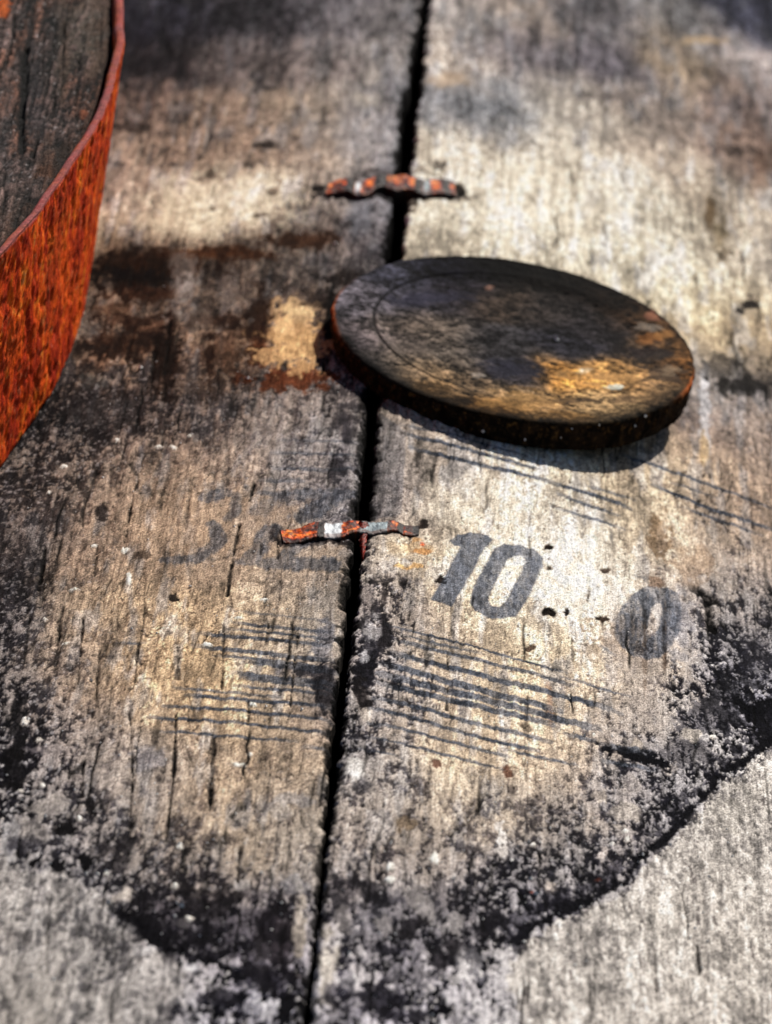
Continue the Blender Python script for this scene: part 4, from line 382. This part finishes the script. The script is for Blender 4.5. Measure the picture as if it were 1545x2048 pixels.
pl = plank(-1, M_left, CP_L, MO_L, GL, 1.0, 67, 190)
pl['label'] = 'left plank, brown at the top, with the faded stencilled 32'
pr = plank(1, M_right, CP_R, MO_R, GR, 2.0, 84, 120)
pr['label'] = 'right plank tilting down to the right, with the stencilled 10 and 0'
# further planks out of frame, added black board to block light under the joint
def slab(name, x0, x1, z, tk, y0, y1, mat, c):
    xs = np.linspace(x0, x1, 24); ys = np.linspace(y0, y1, 60); X, Y = np.meshgrid(xs, ys, indexing='ij')
    Z = (top(X) if z is None else X*0+z)
    X2, Y2, Z2 = np.pad(X, 1, mode='edge'), np.pad(Y, 1, mode='edge'), np.pad(Z, 1, mode='edge')
    for s in (0, -1): Z2[s] -= tk; Z2[:, s] = Z2[:, s if s else 0]-0
    Z2[:, 0] = Z2[:, 1]-tk; Z2[:, -1] = Z2[:, -2]-tk; Z2[0] = Z2[1]-tk; Z2[-1] = Z2[-2]-tk
    Z2[0, 0] = Z2[1, 0]; Z2[0, -1] = Z2[1, -1]; Z2[-1, 0] = Z2[-2, 0]; Z2[-1, -1] = Z2[-2, -1]
    n, m = X2.shape; cc = np.array(c)*(.7+.6*fbm(X2/3, Y2/20, 4, 5))[..., None]
    return mesh(name, np.stack([X2, Y2, Z2], -1), [grid_faces(n, m)[:, ::1], np.array([[0, m-1, n*m-1, (n-1)*m]])], mat, {'surface_tone': cc}, deck)
for a, b in ((-310, -193.5), (-430, -313.5), (-550, -433.5), (-668, -553.5), (-760, -671.5)): slab('plank', a, b, None, 24, -330, 500, M_left, (.50, .44, .38))
slab('plank', 123.5, 240, None, 24, -330, 500, M_right, (.5, .46, .42))
slab('gap_light_block', -60, 60, -42, 20, -330, 500, M_under, (.1, .08, .07))['label'] = 'added black board that keeps light from below out of the joint'

# ---------------------------------------------------------------- rusty joint fasteners
def fastener(T, dz, seed, bare, label, wall):
    T = np.array(T); k = 16; n = len(T)
    s = np.linspace(0, n-1, (n-1)*k+1)
    def cr(v):
        i = np.clip(s.astype(int), 0, n-2); f = s-i
        p0, p1, p2, p3 = v[np.maximum(i-1, 0)], v[i], v[i+1], v[np.minimum(i+2, n-1)]
        return .5*((2*p1)+(-p0+p2)*f+(2*p0-5*p1+4*p2-p3)*f*f+(-p0+3*p1-3*p2+p3)*f**3)
    fx, fy, bx, by = [cr(T[:, i]) for i in range(4)]
    prof = [(0, -wall-1.0), (0, -wall), (0, -.35), (.02, -.1), (.07, 0)]+[(q, 0) for q in np.linspace(.14, .9, 14)]+[(.95, -.08), (1, -.3), (1, -wall-1.2)]
    m = len(prof); V = np.zeros((len(s), m, 3)); C = np.zeros((len(s), m, 3)); B = np.zeros((len(s), m))
    for j, (q, dzz) in enumerate(prof):
        x = fx*(1-q)+bx*q; y = fy*(1-q)+by*q
        nz = fbm(x/1.2, y/1.5, 4, seed)-.5
        wv = .35*np.sin(s*2.1+seed)
        pit = ss(.6, .9, fbm(x/1.1, y/1.6, 3, seed+4))
        zt = top(x)+dz+wv*.35+nz*.18-pit*.10-.35*(abs(x-fx.mean())/12)**4
        y = y+(fbm(x/.8, y*0+q*3, 3, seed+8)-.5)*.25*(q < .1)+(fbm(x/.8, y*0+q*3, 3, seed+9)-.5)*.2*(q > .94)
        V[:, j] = np.stack([x, y, zt+dzz], -1)
        r = fbm(x/1.5, y/1.8, 5, seed+12, .65)
        a = np.array([.22, .03, .01]); b_ = np.array([.82, .32, .03]); d_ = np.array([1.0, .75, .35])
        c = a*(1-ss(.15, .6, r))[:, None]+b_*(ss(.15, .6, r)*(1-.5*ss(.75, .97, r)))[:, None]+d_*(.5*ss(.75, .97, r))[:, None]
        bm = np.zeros(len(s)); dk = np.zeros(len(s))
        for x0, x1, kind in bare:
            g = ss(x0-.12, x0+.12, x+nz*.25)*(1-ss(x1-.12, x1+.12, x+nz*.25))
            if kind == 'dark': dk = np.maximum(dk, g)
            else:
                bm = np.maximum(bm, g)
                kc = {'white': (.70, .72, .74), 'grey': (.42, .46, .48)}[kind]
                strk = .92+.2*fbm(x/.25, y/3, 3, seed+20)
                c = mix(c, np.array(kc), g)*(1+(strk[:, None]-1)*g[:, None])
        dirt = ss(.35, .75, fbm(x/.9, y/1.2, 4, seed+31, .65)); c = mix(c, (.10, .03, .02), dirt*.5*(1-.9*bm)); c = mix(c, (.04, .012, .01), dk*.92)
        if q < .2 or q > .85: c = mix(c, (.16, .05, .025), np.full(len(s), .6)*(.4+.6*fbm(x/1.1, y, 3, seed+33)))
        if q == 0 and dzz < -.3: c *= .35  # front wall darkened, its shade put into the colour
        C[:, j] = c; B[:, j] = bm
    F = grid_faces(len(s), m)[:, ::-1]
    V = V.reshape(-1, 3); e0 = np.arange(m)[None]; e1 = ((len(s)-1)*m+np.arange(m))[::-1][None]
    o = mesh('joint_fastener', V, [F, e0, e1], M_clip, {'surface_tone': C.reshape(-1, 3), 'bare': B.reshape(-1)}, deck)
    o['label'] = label; return o
fastener(FAST1, .7, 3, [(-6.9, -3.9, 'white'), (-.9, 2.6, 'grey'), (2.4, 3.9, 'grey'), (-8.0, -6.9, 'dark'), (5.6, 6.6, 'dark'), (8.3, 9.6, 'dark')], 'near joint fastener, rusty orange with two bare grey metal patches', 1.4)
fastener(FAST2, 1.3, 6, [(-9.4, -8.2, 'white'), (4.3, 5.4, 'grey'), (-11.3, -9.6, 'dark'), (-5.6, -3.2, 'dark'), (2.4, 4.1, 'dark'), (8.2, 9.4, 'dark')], 'far joint fastener, darker rust, lying across the joint behind the disc', 2.2)
# rusty tongue of the near fastener hanging into the joint
tg = []
tc_ = []
for i in range(26):
    f = i/25; w_ = .8*(1-f)**.7+.10
    for j in range(9):
        q = j/8*2-1; x = -.35+.5*f+q*w_*(.9+.3*math.sin(i*1.7)); y = -6.2-10*f; 
        tg.append((x, y, .75-2.2*f+.4*(1-q*q)+.25*math.sin(i*2.3+j))); r = .5+.5*math.sin(i*3.1+j*2.2); tc_.append((.28+.38*r*r, .05+.10*r*r, .02+.02*r))
F = grid_faces(26, 9)[:, ::-1]; V = np.array(tg); Vb = V.copy(); Vb[:, 2] -= .8
rim = []
idx = [i*9 for i in range(26)]; 
per = list(range(0, 9))+[i*9+8 for i in range(1, 26)]+[25*9+j for j in range(7, -1, -1)]+[i*9 for i in range(24, 0, -1)]
rim = np.array([[a, b, b+234, a+234] for a, b in zip(per, per[1:]+per[:1])])
o = mesh('rust_tongue', np.r_[V, Vb], [F, F[:, ::-1]+234, rim], M_clip, {'surface_tone': np.array(tc_*2), 'bare': np.zeros(468)}, deck)

# ---------------------------------------------------------------- wooden disc lying across the joint
(dc, dt, dp, DR) = DISC
t_, p_ = R(dt), R(dp)
nv = np.array([math.sin(t_), -math.sin(p_), math.cos(t_)*math.cos(p_)]); nv /= np.linalg.norm(nv)
e1 = np.array([nv[2], 0, -nv[0]]); e1 /= np.linalg.norm(e1); e2 = np.cross(nv, e1)
def build_disc():
    from mathutils import Matrix
    na = 760; nr = 190
    u = np.linspace(0, 2*math.pi, na, endpoint=False)
    cu, su = np.cos(u), np.sin(u)
    rr = DR*(1+(.5*(fbm(cu*3+5, su*3+5, 3, 2)-.5)+.3*(fbm(cu*22+30, su*22+30, 3, 3)-.5))*.018)
    rad = np.concatenate([[.02], np.linspace(.3, DR-1.0, nr), DR-np.array([.75, .5, .3, .14, .05, 0])])/DR
    A = rad[:, None]*np.ones(na)[None]; X = A*rr*cu; Y = A*rr*su
    rmm = A*DR
    wx = fbm(X/7, Y/5, 3, 71)-.5; wy = fbm(X/7, Y/5, 3, 72)-.5
    c = rbf(X+wx*3, Y+wy*2.5, CP_D, 3.6, 3.6, 3)/255.
    n1 = fbm(X/2.6, Y/2.0, 5, 73, .7); n2 = fbm(X/.8, Y/.8, 4, 74, .75); st = fbm(X/5, Y/.7, 4, 75, .65)
    c = (c*.9+c.mean(-1)[..., None]*.1)**1.25*(1+.95*(n1-.5)+.85*(n2-.5)+.22*(st-.5))[..., None]*1.02
    nz = fbm(X/2.6, Y/1.5, 4, 76, .65); hg = (st-.5)*.07+(n2-.5)*.10+(n1-.5)*.13
    blobs(c, hg, X, Y, DBLOBS, nz)
    # turned groove and slightly dished middle
    gd = abs(np.hypot(X+.3, Y)-.765*DR); m = (1-ss(.16, .48, gd))*(.10+.90*ss(.1, .7, -cu))[None]*(.55+.45*n1)
    c = mix(c, c*.25, m*.9); hg -= m*.45; hg -= .55*(1-ss(.70*DR, .80*DR, rmm))
    rimf = ss(DR-1.6, DR-.1, rmm+(nz-.5)*1.6)
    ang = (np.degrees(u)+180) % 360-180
    rim_orange = np.maximum(np.exp(-((abs(ang)-178)/16)**2), np.exp(-((ang+14)/9)**2))  # orange colour at the left and right rim edges
    fr = ss(DR-4.2, DR-.8, rmm+(n1-.5)*4.5)*ss(-.1, .6, -su)[None]; c = mix(c, c*.28, fr*.75); c = mix(c, c*.35, rimf*(1-rim_orange)[None]*.8); c = mix(c, (.70, .36, .18), ss(DR-.6, DR-.15, rmm)*rim_orange[None]*.85)  # near edge darkened to paint in the shaded rim; orange at the sides
    Z = hg-(.55*np.exp(-(DR-rmm)/.28))
    # side wall rows
    ns = 22; V = [np.stack([X, Y, Z], -1)]; C = [c]
    for k in range(1, ns+1):
        f = k/ns; th = 5.5+1.0*cu
        rk = rr*(1-.012*f)+(fbm(u*30, u*0+f*5, 4, 81)-.5)*.5*(1 if f < .98 else .5)
        zz = Z[-1]*(1-f)-f*th
        V.append(np.stack([rk*cu, rk*su, zz], -1)[None])
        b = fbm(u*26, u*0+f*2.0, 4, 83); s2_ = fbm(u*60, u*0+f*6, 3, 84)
        cc = np.array([.11, .08, .055])*(.5+.9*b)[:, None]; cc = mix(cc, (.52, .38, .2), ss(.78, .97, s2_)*.6*(1-f*.6)); cc = mix(cc, (.75, .36, .12), rim_orange*(1-ss(.05, .35, b*.1+f))*.8)
        C.append(cc[None])
    V.append(np.stack([rr*.5*cu, rr*.5*su, -th], -1)[None]); C.append(np.full((1, na, 3), .08))
    V.append(np.stack([0*cu, 0*su, -th*0-5.5], -1)[None]); C.append(np.full((1, na, 3), .08))
    V = np.concatenate(V); C = np.concatenate(C)
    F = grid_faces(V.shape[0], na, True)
    o = mesh('wooden_disc', V, F, M_disc, {'surface_tone': np.clip(C, .01, .95)})
    Mx = Matrix(((e1[0], e2[0], nv[0], dc[0]/1000), (e1[1], e2[1], nv[1], dc[1]/1000), (e1[2], e2[2], nv[2], dc[2]/1000), (0, 0, 0, 1)))
    o.matrix_world = Mx
    o['label'] = 'dark round wooden disc with ochre worn patches lying across the joint between the planks'; o['category'] = 'wooden disc'
    return o
disc = build_disc()

# ---------------------------------------------------------------- round barrel head bound by a rusty hoop
z0 = float(top(np.array(-100.)))
CX, CY, RT, RB, HH, TK = -385.3, 82.0, 335.0, 327.0, 50.0, 1.75
bh = thing('hooped_barrel_head', 'round dark wooden barrel head bound by a rusty orange iron hoop, lying at the left', 'barrel head', (CX/1000, CY/1000, z0/1000))
def build_hoop():
    u = np.concatenate([np.arange(-.36, .60, .0011), np.linspace(.60, 2*math.pi-.36, 160, endpoint=False)[1:]])
    prof = [(-TK, 0)]+[(-TK, z) for z in (20, 40, 48.6)]+[(-TK+.15, 49.5), (-TK+.5, 49.9)]+[(-TK+q, 50.0) for q in (.8, 1.1, 1.4, 1.7)]+[(-.4, 49.9), (-.1, 49.6), (0, 49.1)]+[(0, z) for z in np.arange(48.7, 1.2, -.42)]+[(-.1, .6), (-.4, .2), (-1, 0)]
    P = np.array(prof); U, D = np.meshgrid(u, P[:, 0], indexing='ij'); _, Z = np.meshgrid(u, P[:, 1], indexing='ij')
    s_ = U*335
    outer = (D > -.3) & (Z < 49.5)
    r = RB+(RT-RB)*Z/HH+D+(fbm(s_/14, Z/18, 3, 91)-.5)*.7
    n = fbm(s_/1.3, Z/2, 4, 92, .7); r += ((n-.5)*.30+(ss(.7, .95, fbm(s_/2.4, Z/3, 3, 99))*-.3))*outer; Z = Z+(fbm(s_/9, s_*0, 4, 97)-.5)*.5*(Z > 49)+(fbm(s_/2, s_*0, 3, 98)-.5)*.5*(Z < 1)
    a = fbm(s_/2.6+Z/9, Z/11, 5, 93, .6)*ss(0, .01, s_*0+1); b = fbm(s_/1.3+Z/5, Z/2.4, 5, 94, .7)
    a = np.where(Z > 49, fbm(s_/4, D/2, 4, 193, .6), a); b = np.where(Z > 49, fbm(s_/1.6, D/1.5, 4, 194, .6), b); e = fbm(s_/12, Z/14, 3, 95); f = fbm(s_/1.1, Z/1.6, 3, 96, .7)
    dk = np.array([.62, .14, .02]); mid = np.array([.90, .33, .045]); hi = np.array([1.0, .64, .22])
    m1 = ss(.05, .75, a*.6+b*.25+e*.15); m2 = ss(.62, .98, b*.45+f*.2+a*.35)
    c = dk*(1-m1)[..., None]+mid*m1[..., None]; c = mix(c, hi, m2*.6); c = mix(c, (.50, .14, .05), ss(.45, .9, e)*.4)
    c = mix(c, (.72, .52, .42), ss(.90, .99, f)*.5)
    lip = ss(48.9, 49.6, Z)*(D < -.02)
    lc = np.array([.60, .33, .32])*(.85+.3*b)[..., None]; lc = mix(lc, (.78, .36, .15), ss(.45, .8, a)*.7*(.3+.7*ss(-.9, -1.9, D))); lc = mix(lc, (.42, .12, .12), ss(.5, .9, b)*.35)
    c = mix(c, lc, lip)
    V = np.stack([r*np.cos(U), r*np.sin(U), Z], -1)
    n_, m_ = U.shape
    F = grid_faces(n_, m_); V = V.reshape(-1, 3)
    w0 = np.arange(m_-1)+(n_-1)*m_; Fw = np.stack([w0, np.arange(m_-1), np.arange(1, m_), w0+1], -1)
    bt = []  # close underside
    i = np.arange(n_); j = (i+1) % n_; bt = np.stack([i*m_+m_-1, j*m_+m_-1, j*m_, i*m_], -1)
    return mesh('iron_hoop', V, [np.concatenate([F, Fw, bt])[:, ::-1]], M_rust, {'surface_tone': c.reshape(-1, 3)}, bh)
hp = build_hoop(); hp['label'] = 'rusty orange iron hoop with a purplish worn top edge'
def head_board(x0, x1, fine, seed):
    r0 = RT-TK-.55
    # half height of the chord over the whole board (local coordinates, centre 0,0)
    big = 0 if x0 < 0 < x1 else min(abs(x0), abs(x1)); hy = math.sqrt(max(r0*r0-big*big, 1))-.05
    if fine: y = np.unique(np.concatenate([np.linspace(-hy, -92, 12), np.arange(-92, hy, .5), [hy]]))
    else: y = np.linspace(-hy, hy, 60)
    xe = np.sqrt(np.maximum(r0*r0-y*y, 0)); a = np.maximum(x0, -xe); b = np.minimum(x1, xe)
    f = np.concatenate([[0, .002, .006], np.linspace(.012, .988, 220 if fine else 16), [.994, .998, 1]])
    X = a[:, None]+(b-a)[:, None]*f[None]; Y = np.repeat(y[:, None], len(f), 1)
    wx, wy = (X+CX).astype(np.float32), (Y+CY).astype(np.float32)
    st = fbm(wx/.5, wy/11, 4, seed, .65); s2 = fbm(wx/2.5, wy/40, 4, seed+2); n2 = fbm(wx/.8, wy/1.6, 4, seed+4, .7)
    c = np.array([.225, .185, .175])*np.clip(1+1.3*(st-.5)+.9*(s2-.5)+1.3*(n2-.5), .12, 3)[..., None]
    c = mix(c, c*np.array([1.12, .97, .86]), ss(.55, .9, fbm(wx/5, wy/20, 3, seed+6)))
    wf = ss(.93, .99, fbm(wx/.45, wy/.8, 2, seed+11, .6)); c = mix(c, (.75, .72, .72), wf*.8)  # white specks paint sparkle onto the dark boards
    hg = (st-.5)*.55+(s2-.5)*.4+(n2-.5)*.4
    if fine:
        nz = fbm(wx/1.7, wy/4, 4, seed+8, .65); blobs(c, hg, wx, wy, HBLOBS, nz)
        for w_, s, P in HCRACKS:
            idx = near(wx, wy, P, 3)
            if len(idx[0]) == 0: continue
            d = segd(wx[idx], wy[idx], P)+(st[idx]-.5)*.25
            m = (1-ss(w_*.3, w_*.9, d))*s; c[idx] = mix(c[idx], (.02, .015, .015), m*.95); hg[idx] -= m*.8
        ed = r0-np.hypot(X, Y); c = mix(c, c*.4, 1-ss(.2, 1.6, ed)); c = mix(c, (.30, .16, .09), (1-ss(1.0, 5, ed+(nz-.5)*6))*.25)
    Z = 48.2-.35+hg-.7*np.exp(-np.minimum(X-a[:, None], b[:, None]-X)/.35)
    X2, Y2, Z2 = (np.pad(v, 1, mode='edge') for v in (X, Y, Z)); base = 46.8
    Z2[0] = base; Z2[-1] = base; Z2[:, 0] = base; Z2[:, -1] = base
    C2 = np.pad(c, ((1, 1), (1, 1), (0, 0)), mode='edge'); n_, m_ = X2.shape
    return mesh('head_board', np.stack([X2, Y2, Z2], -1), [grid_faces(n_, m_)[:, ::1], np.array([[0, m_-1, n_*m_-1, (n_-1)*m_]])], M_head, {'surface_tone': np.clip(C2, .01, .9)}, bh)
xb = [-332, -236, -140, -44, 62, 166, 270, 332.1]
for i in range(7): head_board(xb[i]+.5, xb[i+1]-.0, i == 6, 120+i*9)

# ---------------------------------------------------------------- scattered pale grit, also standing in for glints on dark wood
def grit():
    rs = np.random.RandomState(11); V = []; F = []
    oc = np.array([(1, 0, 0), (-1, 0, 0), (0, 1, 0), (0, -1, 0), (0, 0, 1), (0, 0, -1)], float)
    of = np.array([(0, 2, 4), (2, 1, 4), (1, 3, 4), (3, 0, 4), (2, 0, 5), (1, 2, 5), (3, 1, 5), (0, 3, 5)])
    pts = []
    for i in range(900):
        y = rs.uniform(-178, 60) if i < 780 else rs.uniform(60, 250); x = rs.uniform(-62, 62)
        if i < 400: y = rs.uniform(-178, -85)
        if 120 < i < 260: x = rs.uniform(20, 66); y = rs.uniform(-140, -50)
        pts.append((x, y, rs.choice([.10, .14, .2, .3], p=[.5, .3, .15, .05])))
    for px_, py_, s in GRIT: pts.append((px_, py_, s))
    for x, y, s in pts:
        if -1.8 < x < 1.4 or math.hypot(x-dc[0], y-dc[1]) < DR+1 or (x < -50 and y > 0) : continue
        k = oc*(s*rs.uniform(.7, 1.4, 3))*rs.uniform(.75, 1.25, (6, 1)); a = rs.uniform(0, 6.28)
        k = k@np.array([[math.cos(a), math.sin(a), 0], [-math.sin(a), math.cos(a), 0], [0, 0, 1]])
        F.append(of+6*len(V)); V.append(k+(x, y, float(top(np.array(x)))+s*.55+.05))
    o = mesh('grit', np.concatenate(V), np.concatenate(F), M_grit, smooth=False)
    o['kind'] = 'stuff'; o['label'] = 'pale grit and salt grains, partly standing in for glints, scattered over the weathered planks'; o['category'] = 'grit'
grit()
def grit_on_disc():
    rs = np.random.RandomState(4); V = []; F = []
    oc = np.array([(1, 0, 0), (-1, 0, 0), (0, 1, 0), (0, -1, 0), (0, 0, 1), (0, 0, -1)], float)
    of = np.array([(0, 2, 4), (2, 1, 4), (1, 3, 4), (3, 0, 4), (2, 0, 5), (1, 2, 5), (3, 1, 5), (0, 3, 5)])
    for x, y, s, z in [(DOT[0], DOT[1], .5, .0)]+[(DR*1.0*math.cos(a), DR*1.0*math.sin(a), rs.choice([.18, .28, .4]), -rs.uniform(.8, 4.2)) for a in np.radians([-97, -84, -73, -70, -61, -47, -43])]:
        k = oc*(s*rs.uniform(.7, 1.3, 3)); n = np.array((x, y, z+s*.3-.5*(math.hypot(x, y) < 28)))
        p = np.array(dc)+(k+n)@np.array([e1, e2, nv]); F.append(of+6*len(V)); V.append(p)
    o = mesh('grit', np.concatenate(V), np.concatenate(F), M_grit, smooth=False)
    o['kind'] = 'stuff'; o['label'] = 'few pale grains stuck on top and on the near rim of the wooden disc'; o['category'] = 'grit'
grit_on_disc()
